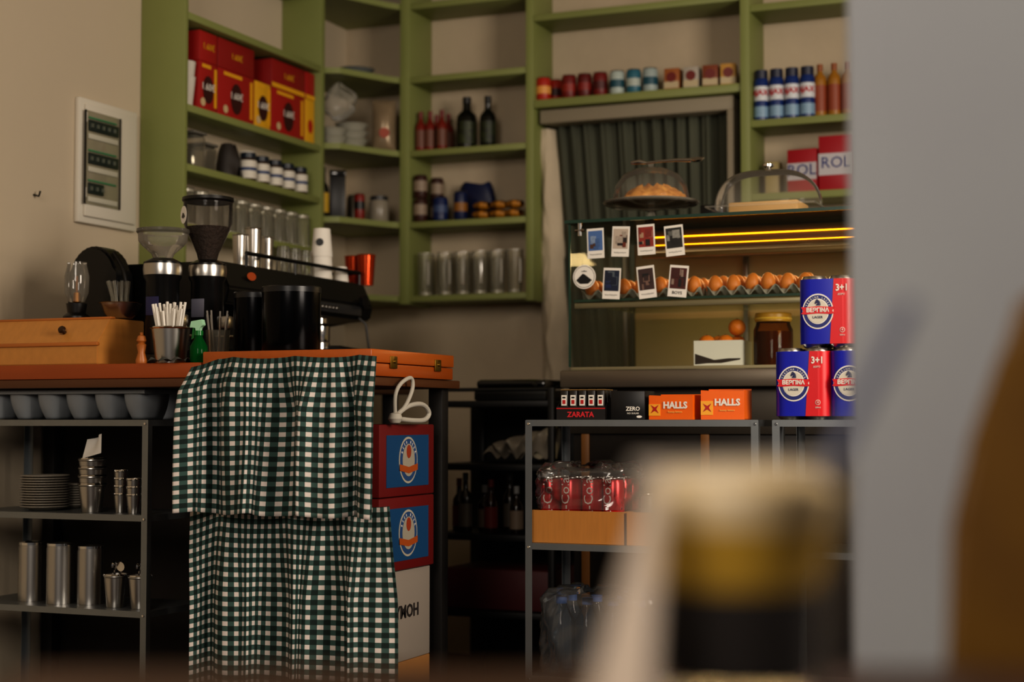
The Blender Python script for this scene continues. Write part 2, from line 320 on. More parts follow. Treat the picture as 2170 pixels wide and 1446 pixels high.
bottle('olive_oil_bottle','large black oil bottle with olive label on shelf',.039,.205,OL,(gx(987,5.55,240),5.56,1.9305),0,'oil bottles',lab=mat('#37401a',.5,noise=.9,scale=40,col2='#0c0e08'),nk=.3)
bottle('olive_oil_bottle','slimmer black oil bottle with olive label on shelf',.031,.2,OL,(gx(1034,5.55,240),5.55,1.9305),0,'oil bottles',lab=mat('#2c3416',.5,noise=.9,scale=40,col2='#0c0e08'),nk=.32)
t0=tin('food_can','small dark tin can with pale label on shelf','can',.027,.09,mat('#3a1c14',.4),(gc(887,5.51,.028),5.505,1.6555),0,'stacked tins',band=(.3,.75,mat('#8e7c6a',.5)))
dup(t0,(gc(887,5.51,.028),5.505,1.7465)); dup(t0,(gc(926,5.6,.028),5.6,1.6555)); dup(t0,(gc(926,5.6,.028),5.6,1.7465))
tin('food_can','blue tin can with dark band on shelf','can',.029,.092,mat('#0d2050',.4),(gx(932,5.51,420)+.005,5.505,1.6555),0,'stacked tins',band=(.35,.65,mat('#3a4a70',.5)))
tag(grid('blue_bag',30,16,lambda u,v:(.082*math.copysign(abs(cos(2*pi*u))**.7,cos(2*pi*u))*(1-.3*v**3)*(1+.05*sin(u*37)),.035*sin(2*pi*u)*(1-.3*v**3)*(1+.08*sin(u*29+v*8)),.155*v+.006*sin(u*21)*v),mat('#0c1a44',.35,noise=.5,scale=16),None,(gx(1008,5.62,420),5.622,1.6555)),'large crumpled navy blue bag on green shelf','bag')
tin('coffee_can','dark blue tin with small orange badge','can',.026,.11,mat('#0c1a44',.4),(gx(972,5.51,420)+.008,5.51,1.6555),0,None,band=(.3,.6,mat('#8a5a1c',.5)))
for i,px in enumerate((1022,1058,1090)):
    for k in range(2):
        e=T('pasta_packet','crumpled yellow and brown patterned food packet','packet',(gx(px,5.52,440)+.004*k,5.515,1.6565+k*.034),random.uniform(-.15,.15),'yellow packets on the green shelf')
        grid('packet_body',26,12,lambda u,v:((u-.5)*.062,.034*cos(v*2*pi)*(.6+.4*sin(pi*u)),.017+.0165*sin(v*2*pi)*(.7+.3*sin(pi*u))),mat('#b87a1c',.45,noise=.9,scale=45,col2='#241408'),e)
m0=tumbler('glass_mug','tall clear glass mug with handle on green shelf',.031,.162,MUG,(gc(902,5.515,.033,560),5.515,ZB+.0005),'glass mugs on the lower shelf',mug=True,rz=-.9)
for px,y in ((944,5.515),(981,5.515),(1018,5.515),(1055,5.515),(1091,5.515),(932,5.61),(970,5.61),(1008,5.61),(1046,5.61)): dup(m0,(gx(px,y,560),y,ZB+.0005),random.uniform(-1.2,-.7))
ZC=2.0855
for i,(px,c1,c2) in enumerate([(1152,'#a8240f','#d8964a'),(1178,'#a8240f','#3a1010'),(1206,'#6c1512','#8a261a'),(1239,'#5c1210','#801c14'),(1272,'#6c1512','#4a0c0c'),(1308,'#a9b4ae','#1a4a58'),(1343,'#2c6476','#a8b0a8'),(1378,'#9aa6a4','#164a5a')]):
    tin('food_can','short '+('red' if i<5 else 'teal and white')+' tin can on green shelf','can',.028,.09,mat(c1,.4),(gx(px,5.52+.06*(i==1),170),5.52+.06*(i==1),ZC),0,'tins above the curtain',band=(.3,.62,mat(c2,.45)))
for i,(px,c) in enumerate(((1428,'#9a5a2a'),(1468,'#a8a094'),(1508,'#7c3c20'),(1545,'#b88a40'))):
    carton('food_packet','small mixed-colour food carton on green shelf','box',.055,.06,.08,mat(c,.5),(gx(px,5.53,170),5.53,ZC),.05*i,'cartons above the curtain',band=(.1,.3,mat('#b8a888',.6)),panel=(.018,mat('#6c1c14',.5),.6))
sx0=XS+.035+.028
for i in range(4):
    e=T('cleaning_spray_can','blue and white cleaning spray can with red lettering','spray can',(sx0+i*.0545,5.515,1.9505),0,'cleaning sprays on shelf')
    lathe('can_body',[(0,0),(.0255,0),(.026,.004),(.026,.14),(.022,.15),(0,.15)],mat('#16306c',.3),e,seg=24); lathe('cap',[(.0225,.15),(.0225,.18),(0,.182)],mat('#20243a',.4),e,seg=20)
    lathe('printed_band',[(.0265,.012),(.0265,.05)],mat('#7f9cb4',.4),e,seg=24); lathe('printed_band',[(.0265,.07),(.0265,.122)],mat('#c9ccd0',.4),e,seg=24)
    text('AJAX',.027,mat('#b0101a',.5),e,(0,0,.098),wrap=.0272,bold=.0008)
for i,px in enumerate((1738,1768,1798,1828)):
    bottle('cleaner_bottle','amber bottle of floor cleaner with red label',.024,.19,mat('#98661c',.35),(gx(px,5.54,200),5.54,1.9505),0,'amber cleaner bottles',cm=mat('#8a4a1c',.4),lab=mat('#8a4024',.5),nk=.2)
for i,(px,w,h) in enumerate(((1706,.105,.15),(1776,.12,.19),(1862,.12,.16))):
    carton('detergent_box','red detergent box with white and blue lettering','box',w,.07,h,mat('#9c1220',.45),(gx(px,5.53,370),5.53,1.6905),-.1 if i==0 else 0,'detergent boxes',band=(.28,.4,mat('#b8b4b8',.5)),tx='ROL',ts=.055,tm=mat('#182a70',.5))
carton('detergent_box','pale yellow plain box on shelf','box',.05,.05,.12,mat('#9a8a5c',.5),(gx(1640,5.57,370),5.57,1.6905),0,'detergent boxes')
# ---------------------------------------------------------------- display case
CX0=gx(1207,4.285,600); CX1=-.5; CY=4.285; CYB=4.9; ZT=1.47; ZF=1.05
d=T('display_case','glass refrigerated counter display case with lit metal interior','display case')
EDG=mat('#1c3a2e',.3)
bx('base_panel',CX0,CX1,CY+.03,CYB,.12,.86,mat('#17120e',.5),d); bx('base_band',CX0-.01,CX1,CY+.02,CYB,.86,.99,mat('#4c463e',.4,.6,noise=.2,scale=12),d)
for px in (1238,1492): xx=gx(px,4.3,1000); bx('base_trim',xx-.012,xx+.012,CY+.022,CY+.03,.12,.86,mat('#7a4e1c',.5),d)
bx('worktop_ledge',CX0-.02,CX1,CY-.03,CYB,.99,1.04,mat('#82786a',.35,.7,noise=.15,scale=14),d,.006)
bx('case_floor',CX0,CX1,CY+.006,CYB-.03,1.04,ZF,mat('#a8987c',.4,.3),d)
bx('back_panel',CX0,CX1,CYB-.03,CYB-.005,1.04,ZT-.01,mat('#9a8868',.4,.1),d)
for px in (1325,1580,): 
    xx=gx(px,CYB-.05,700); bx('door_rail',xx-.008,xx+.008,CYB-.05,CYB-.03,ZF,ZT-.02,STEEL,d)
FG=glass('#f8faf8',.04,.012,'#a89a80')
bx('front_glass',CX0+.004,CX1,CY,CY+.005,ZF-.01,ZT-.008,FG,d,0)
bx('side_glass',CX0,CX0+.005,CY+.005,CYB-.03,ZF-.01,ZT-.008,FG,d,0)
bx('top_glass',CX0-.01,CX1,CY-.01,CYB,ZT-.008,ZT,glass('#b0c0b4',.1,.08,'#4a5a48'),d,0)
for a in ((CX0-.011,CX1,CY-.013,CY-.0095,ZT-.009,ZT),(CX0-.002,CX0+.004,CY-.003,CY+.001,ZF,ZT-.008),(CX0+.006,CX1,CY+.02,CY+.024,1.237,1.244)): bx('glass_edge',*a,EDG,d,0)
bx('glass_shelf',CX0+.006,CX1,CY+.024,CYB-.06,1.237,1.244,glass('#e0ebe2',.1,.06,'#7a8a74'),d,0)
bx('shelf_rail',CX0+.006,CX1,CY+.022,CY+.036,1.218,1.234,mat('#9c8f74',.35,.6),d)
bx('lamp_housing',CX0+.16,CX1,CY+.2,CY+.5,1.40,1.455,mat('#4e3818',.5,.2),d)
LED=mat('#ffa010',.5,emit=3.5)
for z,y,t in ((1.432,CY+.192,.0035),(1.409,CY+.192,.0022)): bx('light_strip',CX0+.19,CX1,y,y+.006,z,z+t,LED,d,0)
bx('lamp_trim',CX0+.16,CX1,CY+.17,CY+.2,1.372,1.386,mat('#6a5028',.4,.5),d)
tube('corner_clip',[(0,0,0),(0,0,.035)],.006,CHROME,d,(CX0+.035,CY-.008,ZT-.045)); tube('corner_clip',[(-.014,0,0),(.014,0,0)],.005,CHROME,d,(CX0+.035,CY-.009,ZT-.03))
picm=[('#4a6a9e','#5a3a28','#8ea2c0'),('#b8a898','#2a1a14','#7a3018'),('#8a2c20','#c09878','#1c1412'),('#22201e','#6a6a64','#9a9890'),('#0f1a34','#5c666e','#1c2c5a'),('#3a2420','#886858','#14100e'),('#4a1a14','#a08878','#181210')]
for i,(px,py,w,h,tl) in enumerate([(1262,516,39,66,-.03),(1315,512,40,66,.05),(1369,508,40,66,-.04),(1429,510,42,66,-.08),(1296,601,40,68,.06),(1370,598,40,70,-.1),(1437,596,42,68,.1)]):
    pp=atY(px,py,CY-.002); s=4.42/3400; W,H=w*s,h*s
    e=T('instant_photo','white-bordered instant photograph taped to the glass','photograph',(pp.x,CY-.0012,pp.z),0,'instant photographs on glass',rot=(0,tl,0))
    box('photo_paper',W,.0008,H,PAPER,e,(0,0,-H/2),0); a,b,c3=picm[i]
    box('picture',W*.84,.0008,H*.66,mat(a,.6),e,(0,-.0008,-H*.24),0)
    for k in range(7):
        ww=random.uniform(.1,.4)*W; hh=random.uniform(.08,.3)*H; ux=random.uniform(-(W*.4-ww/2),W*.4-ww/2); uz=random.uniform(-H*.23,H*.41-hh)
        box('picture_detail',ww,.0003,hh,mat([b,c3,a,b][k%4],.6,noise=.5,scale=120),e,(ux,-.0013-.0002*k,uz),0)
    if i==6: text('BOYS',.012,BLACK,e,(0,-.0012,-H*.37))
    else: tube('handwriting',[((-.5+k/14)*W*.7,-.0008,-H*.37+.002*(-1)**k*random.uniform(.3,1.3)) for k in range(15)],.0005,BLACK,e,seg=5)
pp=atY(1238,587,CY-.002); e=T('round_sticker','round white sticker with black mountain mark on glass','sticker',(pp.x,CY-.0006,pp.z))
disc('sticker_face',.0345,PAPER,e,(0,0,0)); disc('printed_ring',.031,BLACK,e,(0,-.0007,0)); disc('sticker_inner',.0298,PAPER,e,(0,-.0014,0))
prism('mountain_mark',[(-.024,-.01),(-.012,.002),(-.004,.009),(.002,.007),(.012,-.001),(.024,-.01),(.012,-.02),(-.012,-.02)],.0005,BLACK,e,(0,-.0022,0),(pi/2,0,0))
text('coffee',.007,BLACK,e,(0,-.0022,.016))
EG=mat('#dc8030',.5,noise=.12,scale=30)
for k,(pa,pb) in enumerate(((1250,1500),(1512,1730))):
    x0=gx(pa,4.42,590); x1=gx(pb,4.42,590); n=6 if k else 7; st=(x1-x0)/n
    def ct(u,v,n=n,st=st): return (u*n*st,v*5*st,.014+.014*(math.cos(2*pi*u*n)*math.cos(2*pi*v*5)))
    tag(grid('egg_tray',n*8,40,ct,mat('#9a958a',.95,noise=.15,scale=30),None,(x0,4.345,1.2455),thick=.002),'grey moulded egg tray full of brown eggs','egg tray','egg trays in the display case')
    base=None
    for i in range(n):
        for j in range(5):
            if base is None:
                base=tag(lathe('egg',[(0,0)]+[(.0205*sin(t)*(1+.12*cos(t)),.0265-.0265*cos(t)) for t in [pi*q/12 for q in range(1,12)]]+[(0,.053)],EG,None,(0,0,0),20),'brown hen egg sitting in a grey tray','egg','eggs in the display case')
                o=base
            else: o=base.copy(); COL.objects.link(o)
            o.location=(x0+(i+.5)*st,4.345+(j+.5)*st,1.2455+.008+random.uniform(0,.005)); o.rotation_euler=(random.uniform(-.15,.15),random.uniform(-.15,.15),random.uniform(0,6))
bxx=gx(1528,4.42,730); e=T('fruit_box','white cardboard box with dark scribbled print','box',(bxx,4.44,ZF+.0005))
for a in ((-.07,.07,-.055,-.052),(-.07,.07,.052,.055),(-.07,-.067,-.052,.052),(.067,.07,-.052,.052)): bx('box_side',*a,.002,.073,PAPER,e,0)
bx('box_bottom',-.07,.07,-.055,.055,0,.002,PAPER,e,0); prism('printed_mark',[(-.066,0),(-.03,.003),(.01,.003),(.064,.012),(.066,.016),(.03,.016),(-.01,.012),(-.066,.03)],.0006,mat('#2a1a14',.6),e,(0,-.0555,.006),(pi/2,0,0))
OM=mat('#e47a10',.5,bump=.2,noise=.1,scale=60)
def orange(x,y,z,lab,r=.0245):
    e=T('orange',lab,'orange',(x,y,z),0,'oranges in the box')
    lathe('fruit',[(0,0)]+[(r*sin(t),r-r*cos(t)*.98) for t in [pi*q/12 for q in range(1,12)]]+[(0,r*1.97)],OM,e); lathe('stem_button',[(0,0),(.003,0),(.002,.002),(0,.002)],DARK,e,(0,0,r*1.95))
for x,y in ((-.04,-.024),(.014,-.024),(-.02,.025),(.036,.023)): orange(bxx+x,4.44+y,ZF+.042,'round ripe orange in a white box')
orange(bxx+.043,4.435,ZF+.087,'round ripe orange resting on other oranges')
hx=gx(1637,4.4,720); e=T('honey_jar','large glass jar of dark honey with yellow lid','jar',(hx,4.41,ZF+.0005))
lathe('jar_body',[(0,0),(.05,0),(.055,.006),(.055,.1),(.048,.115),(.046,.125)],glass('#e0b070',.2,.05,'#8a4a10'),e); lathe('honey',[(0,.004),(.05,.004),(.052,.01),(.052,.095),(0,.095)],mat('#4a1c08',.15,coat=.3),e)
lathe('lid',[(.049,.122),(.051,.124),(.051,.143),(.048,.147),(0,.147)],mat('#b8841c',.4),e); lathe('lid_ring',[(.0515,.128),(.053,.131),(.0515,.134)],mat('#e0b040',.4),e)
sx=gx(1380,4.5,430); e=T('cake_stand','clear glass footed cake stand with dome holding pastry','cake stand',(sx,4.5,ZT+.0005))
CG=glass('#ffffff',.2,.12,'#d0c8b8')
lathe('stand',[(0,0),(.05,0),(.052,.004),(.018,.012),(.01,.02),(.013,.03),(.009,.042),(.03,.05),(.135,.062),(.142,.07),(.136,.07),(.03,.056),(0,.055)],CG,e,seg=40)
lathe('stand_rim',[(.139,.066),(.143,.07),(.139,.072),(.139,.066)],glass('#ffffff',.4,.4,'#c8c0b0'),e,seg=40)
DG=glass('#ffffff',.12,.07,'#d0c8b8',.06)
lathe('dome',[(.112,.072),(.112,.09),(.105,.12),(.085,.15),(.05,.168),(0,.174)],DG,e,seg=40); lathe('knob',[(0,.173),(.006,.174),(.009,.184),(.006,.192),(0,.194)],CG,e)
tag(grid('pastry',36,12,lambda u,v:(sx+.005+(.1-.015*v)*cos(2*pi*u)*(1-v**2*.6)*(1+.06*sin(u*40)),4.5+(.078)*sin(2*pi*u)*(1-v**2*.6)*(1+.05*sin(u*31)),ZT+.074+.045*v+.006*sin(u*50+v*9)*(v>.05)),mat('#e8a850',.6,noise=.6,scale=40,col2='#9a5418'),None),'golden folded pastry under a glass dome','pastry')
tag(prism('paper_liner',[(.132*cos(2*pi*i/14)*(1 if i%2 else .85),.11*sin(2*pi*i/14)*(1 if i%2 else .85)) for i in range(14)],.0015,mat('#d88428',.7),None,(sx,4.5,ZT+.0712)),'brown paper liner beneath the pastry','paper')
e=T('serving_spoon','silver serving spoon lying across the glass dome','spoon',(sx+.005,4.44,ZT+.179),.1)
tube('handle',[(.0,0,0),(.04,0,.003),(.09,0,.004),(.13,0,.002)],[.004,.004,.005,.006],CHROME,e); lathe('spoon_bowl',[(0,-.005),(.014,-.004),(.023,.003),(.024,.004),(.014,-.001),(0,-.002)],CHROME,e,(.148,0,.002),rot=(.35,0,0))
tube('tongs_arm',[(0,0,0),(-.02,0,.004),(-.045,0,.002)],[.004,.008,.005],CHROME,e)
tx_=gx(1627,4.47,420); e=T('domed_tray','clear plastic rectangular tray with rounded cover and chrome knob','cake tray',(tx_,4.48,ZT+.0005))
box('tray',.25,.2,.006,CG,e,(0,0,0),.002)
tube('tray_rim',[(-.155,-.11,.03),(.155,-.11,.03),(.155,.11,.03),(-.155,.11,.03)],.0035,CG,e,closed=True,seg=6)
def dm(u,v): 
    a=2*pi*u; q=.62; k=lambda t:math.copysign(abs(t)**q,t); rr=cos(v*pi/2)**.6
    return (.15*k(cos(a))*rr,.105*k(sin(a))*rr,.032+.108*sin(v*pi/2))
grid('cover',48,14,dm,DG,e)
lathe('knob',[(0,.138),(.012,.139),(.008,.148),(.017,.152),(.017,.158),(0,.16)],CHROME,e)
tag(box('wooden_board',.2,.14,.038,mat('#d8ae72',.6,noise=.2,scale=10),None,(tx_,4.48,ZT+.0075),.006),'pale wooden board inside clear tray','board')
carton('black_box','low black box behind cake stand on glass','box',.13,.1,.045,BLACK,(gx(1470,4.72,440),4.75,ZT+.0005))
carton('black_box','upright black box standing behind domed trays','box',.07,.04,.1,BLACK,(gx(1508,4.84,410),4.85,ZT+.0005))
# ---------------------------------------------------------------- metal racks
def rack(x0,x1,y0,y1,shelves,label,top=.9):
    e=T('metal_rack',label,'rack',((x0+x1)/2,(y0+y1)/2,0)); X=(x1-x0)/2; Y=(y1-y0)/2; w=.018
    for sx_ in(-1,1):
        for sy in(-1,1):
            prism('post',[(0,0),(-sx_*w,0),(-sx_*w,-sy*.0015),(-sx_*.0015,-sy*.0015),(-sx_*.0015,-sy*w),(0,-sy*w)],top-.001,ZINC,e,(sx_*X,sy*Y,0))
    for z in shelves:
        bm=bmesh.new()
        def add(x0,x1,y0,y1,z0,z1):
            r=bmesh.ops.create_cube(bm,size=1)
            for v in r['verts']: v.co=Vector((x0+(v.co.x+.5)*(x1-x0),y0+(v.co.y+.5)*(y1-y0),z0+(v.co.z+.5)*(z1-z0)))
        a=X-.002;b=Y-.002
        add(-a,a,-b,b,z-.0015,z); add(-a,a,-b,-b+.0015,z-.016,z-.0015); add(-a,a,b-.0015,b,z-.016,z-.0015); add(-a,-a+.0015,-b,b,z-.016,z-.0015); add(a-.0015,a,-b,b,z-.016,z-.0015)
        mk('shelf',bm,ZINC,e)
        for sx_ in(-1,1): lathe('bolt',[(0,0),(.004,0),(.003,.003),(0,.003)],CHROME,e,(sx_*(X-.009),-Y,z-.01),10,(pi/2,0,0))
    return e
RX0=gx(1113,3.70,890); RX1=gx(1607,3.70,890); RX2=gx(1636,3.70,890)
rack(RX0,RX1,3.70,3.97,(.9,.595,.27),'galvanised metal rack with snack boxes and canned drinks')
rack(RX2,RX2+.58,3.70,3.97,(.9,.595,.27),'galvanised metal rack with stacked beer packs')
def pack(px,z,label,y=3.79):
    e=T('beer_pack',label,'drink pack',(gx(px,y-.066,800),y,z),0,'blue beer multipacks')
    W=.066; r=.03; BL=mat('#0a18a8',.32,coat=.25); RD=mat('#d0121c',.35)
    pts=[]
    for cx,cy,a0 in ((W-r,W-r,0),(-W+r,W-r,90),(-W+r,-W+r,180),(W-r,-W+r,270)):
        for k in range(7): t=radians(a0+15*k); pts.append((cx+r*cos(t),cy+r*sin(t)))
    prism('wrapper',pts,.152,BL,e,(0,0,.008))
    for sx_ in(-1,1):
        for sy in(-1,1):
            lathe('can_end',[(0,.002),(.024,.0),(.026,.002),(.031,.008),(.031,.16),(.027,.168),(.025,.168),(.024,.165),(0,.165)],STEEL,e,(sx_*.0325,sy*.0325,0),24)
    Y=-W-.0006
    box('red_panel',.018,.0008,.152,RD,e,(.030,Y,.008),0)
    bm=bmesh.new(); vs=[]
    for k in range(9):
        a=radians(-90+k*11); X_=W-r+(r+.0007)*cos(a); Y_=-W+r+(r+.0007)*sin(a); vs.append((bm.verts.new((X_,Y_,.008)),bm.verts.new((X_,Y_,.16))))
    for a,b in zip(vs,vs[1:]): bm.faces.new((a[0],b[0],b[1],a[1]))
    mk('red_corner',bm,RD,e)
    prism('red_flash',[(-.012,0),(.0,0),(.0,.152),(-.002,.152)],.0008,RD,e,(.0215,Y+.0003,.008),(pi/2,0,0))
    text('3+1',.022,PAPER,e,(.0385,Y-.0012,.138),bold=.0006,sx=.85); text('ΔΩΡΟ',.006,PAPER,e,(.037,Y-.0012,.123))
    disc('tiny_badge',.006,PAPER,e,(.039,Y-.0009,.04),t=.0004); disc('tiny_badge_centre',.0048,RD,e,(.039,Y-.0014,.04),t=.0004); text('4',.008,PAPER,e,(.039,Y-.0022,.04))
    text('500ml',.005,PAPER,e,(.039,Y-.0012,.028))
    cx=-.018; cz=.084
    disc('badge_ring',.0385,PAPER,e,(cx,Y,cz),sc=(.95,1.08)); disc('badge_blue',.0355,mat('#16246e',.4),e,(cx,Y-.0006,cz),sc=(.95,1.08)); disc('badge_inner_ring',.0285,PAPER,e,(cx,Y-.0012,cz),sc=(.92,1.05))
    disc('badge_centre',.0265,mat('#cfc8b8',.5),e,(cx,Y-.0018,cz),sc=(.92,1.05))
    for k in range(13):
        a=radians(25+k*130/12); text('VERGINA LAGER'[k],.006,PAPER,e,(cx-.0315*cos(a)*.93,Y-.0018,cz+.0315*sin(a)*1.06),rot=(pi/2,-(pi/2-a),0))
    prism('banner',[(-.039,-.007),(-.034,-.001),(-.039,.009),(-.03,.0085),(0,.0105),(.03,.0085),(.039,.009),(.034,-.001),(.039,-.007),(.03,-.0085),(0,-.0065),(-.03,-.0085)],.0008,RD,e,(cx,Y-.0024,cz+.0015),(pi/2,0,0))
    text('ΒΕΡΓΙΝΑ',.0135,PAPER,e,(cx,Y-.0038,cz+.0025),bold=.0005,sx=.95)
    text('♞',.02,mat('#1a2050',.5),e,(cx,Y-.003,cz+.0195)); text('LAGER',.008,mat('#1a2050',.5),e,(cx,Y-.003,cz-.014))
    return e
pack(1698,.9005,'blue beer four-pack with red flash at stack bottom'); pack(1816,.9005,'blue beer four-pack beside another on metal rack'); pack(1751,.9005+.1685,'blue beer four-pack stacked on top of two others')
y=3.77; gxx=gx(1232,y-.04,860)
e=T('gum_display_box','black display tray of small packs with white labels','display box',(gxx,y,.9005),.0)
W=.128; K=mat('#14100f',.4)
bx('tray_front',-W/2,W/2,-.045,-.043,0,.032,K,e,0); bx('tray_back',-W/2,W/2,.043,.045,0,.075,K,e,0); bx('tray_base',-W/2,W/2,-.043,.043,0,.002,K,e,0)
for s in(-1,1): prism('tray_side',[(-.043,0),(.043,0),(.043,.075),(-.043,.032)],.002,K,e,(s*(W/2-.001)-.001,0,0),(pi/2,0,pi/2))
text('ZARATA',.018,mat('#c8202a',.5),e,(0,-.0462,.012),bold=.0006); box('red_edge',W,.0006,.003,RED,e,(0,-.0455,.026),0)
for j in range(3):
    for i in range(5):
        f=T('gum_pack','small black gum pack with white and red label','gum pack',(gxx-.048+i*.024,y-.024+j*.024,.9032),0,'gum packs in the tray')
        box('pack_body',.021,.02,.07,mat('#1a1410',.35),f,(0,0,0),.002); box('pack_cap',.018,.018,.002,mat('#8a6a3a',.4),f,(0,0,.0705),0)
        if j==0: box('pack_label',.014,.0008,.026,PAPER,f,(0,-.0104,.032),0); box('label_mark',.008,.0006,.010,RED,f,(0,-.0111,.036),0); box('label_mark',.008,.0006,.004,K,f,(0,-.0111,.05),0)
e=carton('gum_box','matte black gum box with white lettering','box',.088,.08,.07,mat('#0c0c0e',.4),(gx(1330,y-.04,860),y,.9005),0); text('ZERO',.014,PAPER,e,(.014,-.0412,.026),bold=.0003); text('NO SUGAR',.006,PAPER,e,(.014,-.0412,.015)); disc('small_mark',.005,PAPER,e,(.03,-.0405,.007),sc=(1.4,.6))
for px,w,h,rz in ((1424,.114,.062,-.08),(1530,.106,.074,.03)):
    e=T('candy_box','open orange cough sweet box with white lettering','candy box',(gx(px,y-.04,860),y,.9005),rz,'orange candy boxes')
    O=mat('#f07410',.4,noise=.25,scale=14,col2='#e85a08')
    bx('box_front',-w/2,w/2,-.04,-.038,0,h*.93,O,e,0); bx('box_back',-w/2,w/2,.038,.04,0,h,O,e,0); bx('box_side',-w/2,-w/2+.002,-.038,.038,0,h*.95,O,e,0); bx('box_side',w/2-.002,w/2,-.038,.038,0,h*.95,O,e,0); bx('box_base',-w/2,w/2,-.038,.038,0,.002,O,e,0)
    bx('candy_row',-w/2+.004,w/2-.004,-.034,.034,.003,h*.85,mat('#a8401a',.5,noise=.6,scale=60),e)
    bx('yellow_panel',-w/2,-w/2+.03,-.0412,-.0401,h*.15,h*.6,mat('#f0a830',.4),e,0); prism('red_rays',[(-.01,0),(.0,.006),(.01,0),(.004,.01),(.01,.02),(0,.014),(-.01,.02),(-.004,.01)],.0006,RED,e,(-w/2+.016,-.0414,h*.25),(pi/2,0,0))
    text('HALLS',.022,PAPER,e,(.012,-.0418,h*.55),bold=.0009); text('honey lemon',.007,mat('#f0c060',.5),e,(.012,-.0418,h*.3))
tx0=gx(1128,3.74,1100); tx1=gx(1322,3.74,1100); tw=tx1-tx0; tcx=(tx0+tx1)/2+.006
CB=mat('#b87a34',.8,noise=.25,scale=14,stretch=(10,1,1))
def tray(cx,w,lab):
    e=T('cardboard_tray',lab,'cardboard tray',(cx,3.82,.5955))
    bx('tray_front',-w/2,w/2,-.1,-.097,.002,.08,CB,e,0); bx('tray_back',-w/2,w/2,.097,.1,.002,.08,CB,e,0); bx('tray_side',-w/2,-w/2+.003,-.097,.097,.002,.08,CB,e,0); bx('tray_side',w/2-.003,w/2,-.097,.097,.002,.08,CB,e,0); bx('tray_base',-w/2,w/2,-.1,.1,0,.002,CB,e,0)
tray(tcx,tw,'brown corrugated tray holding red drink cans'); tray(tcx+tw/2+.118,.22,'brown corrugated tray of wrapped drink cans')
c0=None
for j in range(3):
    for i in range(4):
        loc=(tcx-.083+i*.0555,3.757+j*.058,.5985); rz=random.uniform(-.5,.4)
        if c0 is None:
            c0=tin('soda_can','red aluminium soda can with white script lettering','can',.0265,.157,mat('#c00d14',.25,.3),loc,.1,'soda cans in the tray',tx='Coca-Cola',ts=.036,vert=True)
        else: dup(c0,loc,rz)
def film(w,dd,h,amp,seed):
    def f(u,v):
        a=2*pi*u; k=lambda t:math.copysign(abs(t)**.45,t); s=1-.5*max(0,v-.75)/.25
        n=amp*(sin(a*7+v*9+seed)+.6*sin(a*13-v*21+seed)+.5*sin(a*23+v*33))
        return (w*k(cos(a))*s+n,dd*k(sin(a))*s+n*.8,h*min(1,v*1.25)+n*.8*(v>.2)+(.01*sin(a*9) if v>.8 else 0))
    return f
tag(grid('plastic_wrap',70,22,film(tw/2+.002,.1,.105,.0035,1),FILM,None,(tcx,3.82,.679)),'torn crinkled clear film over red cans','plastic wrap')
for i in range(3): tin('soda_can','silver aluminium drink can in a tray','can',.0265,.12,mat('#8a8c90',.35,.5),(tcx+tw/2+.055+i*.062,3.77,.598),0,'silver drink cans')
wb=None
for i in range(4):
    for j in range(2):
        loc=(RX0+.07+i*.068,3.77+j*.07,.2705)
        if wb is None:
            wb=T('water_bottle','clear plastic water bottle in wrapped pack','bottle',loc,0,'water bottles')
            lathe('bottle_body',[(0,0),(.03,.002),(.032,.01),(.03,.05),(.032,.09),(.031,.13),(.014,.165),(.012,.175)],glass('#dfe8ee',.2,.1,'#8898a8'),wb); lathe('cap',[(.014,.172),(.014,.188),(0,.188)],mat('#3a5a90',.4),wb)
        else: dup(wb,loc)
tag(grid('plastic_wrap',60,16,film(.155,.085,.2,.003,3),FILM,None,(RX0+.172,3.805,.273)),'crinkled clear film around water bottles','plastic wrap')
# ---------------------------------------------------------------- black cart at the back
kx0=gx(905,4.6,900); kx1=gx(1168,4.6,900); BK=mat('#0b0908',.5)
e=T('black_cart','black metal shelf cart against plaster wall','cart',(0,0,0))
for x in(kx0,kx1-.02):
    for yy in(4.62,5.0): bx('post',x,x+.02,yy,yy+.02,.0,1.0,BK,e)
bx('back_panel',kx0-.04,kx1,5.022,5.03,.0,.95,BK,e)  # added black sheet, its colour stands in for the darkness behind the cart
for z in(.96,.76,.54,.3): bx('shelf',kx0,kx1,4.64,5.0,z-.02,z,BK,e)
tube('rail',[(kx0+.01,4.63,.995),(kx1-.01,4.63,.995)],.006,BK,e)
e=T('contact_grill','black sandwich grill with ribbed lid on cart','grill',((kx0+kx1)/2+.03,4.8,.9605))
box('grill_base',.25,.2,.035,BK,e,(0,0,0),.008); box('grill_lid',.24,.19,.03,GLOSSB,e,(0,0,.038),.012); tube('handle',[(-.09,-.1,.05),(-.09,-.13,.055),(.09,-.13,.055),(.09,-.1,.05)],.007,mat('#3a3836',.3,.6),e)
tag(grid('plastic_bag',44,20,lambda u,v:(.13*(u-.5)*2*(1-.35*v)+.03*v,.09*sin(v*2*pi)*.5+.012*sin(u*17),.085*sin(pi*v)**.7*(.35+.65*u)+.012*sin(u*23+v*11)+.012),mat('#b8ac9a',.45,noise=.5,scale=14),None,((kx0+kx1)/2+.05,4.74,.7605+.014)),'crumpled pale plastic bag of bread on cart','bag')
for i in range(7):
    px=938+i*27; h=.12+.02*(i%3)
    bottle('syrup_bottle','dark syrup bottle with faded label on cart',.022,h+.03,mat(['#1a0c08','#2a0e0c','#140e0a'][i%3],.2),(gx(px,4.72,1100),4.70+.05*(i%2),.5405),0,'syrup bottles on the cart',lab=mat(['#7a6a5a','#6c1a14','#4a4238'][i%3],.6),cm=mat(['#8a8a8a','#6a1512','#222222'][i%3],.4))
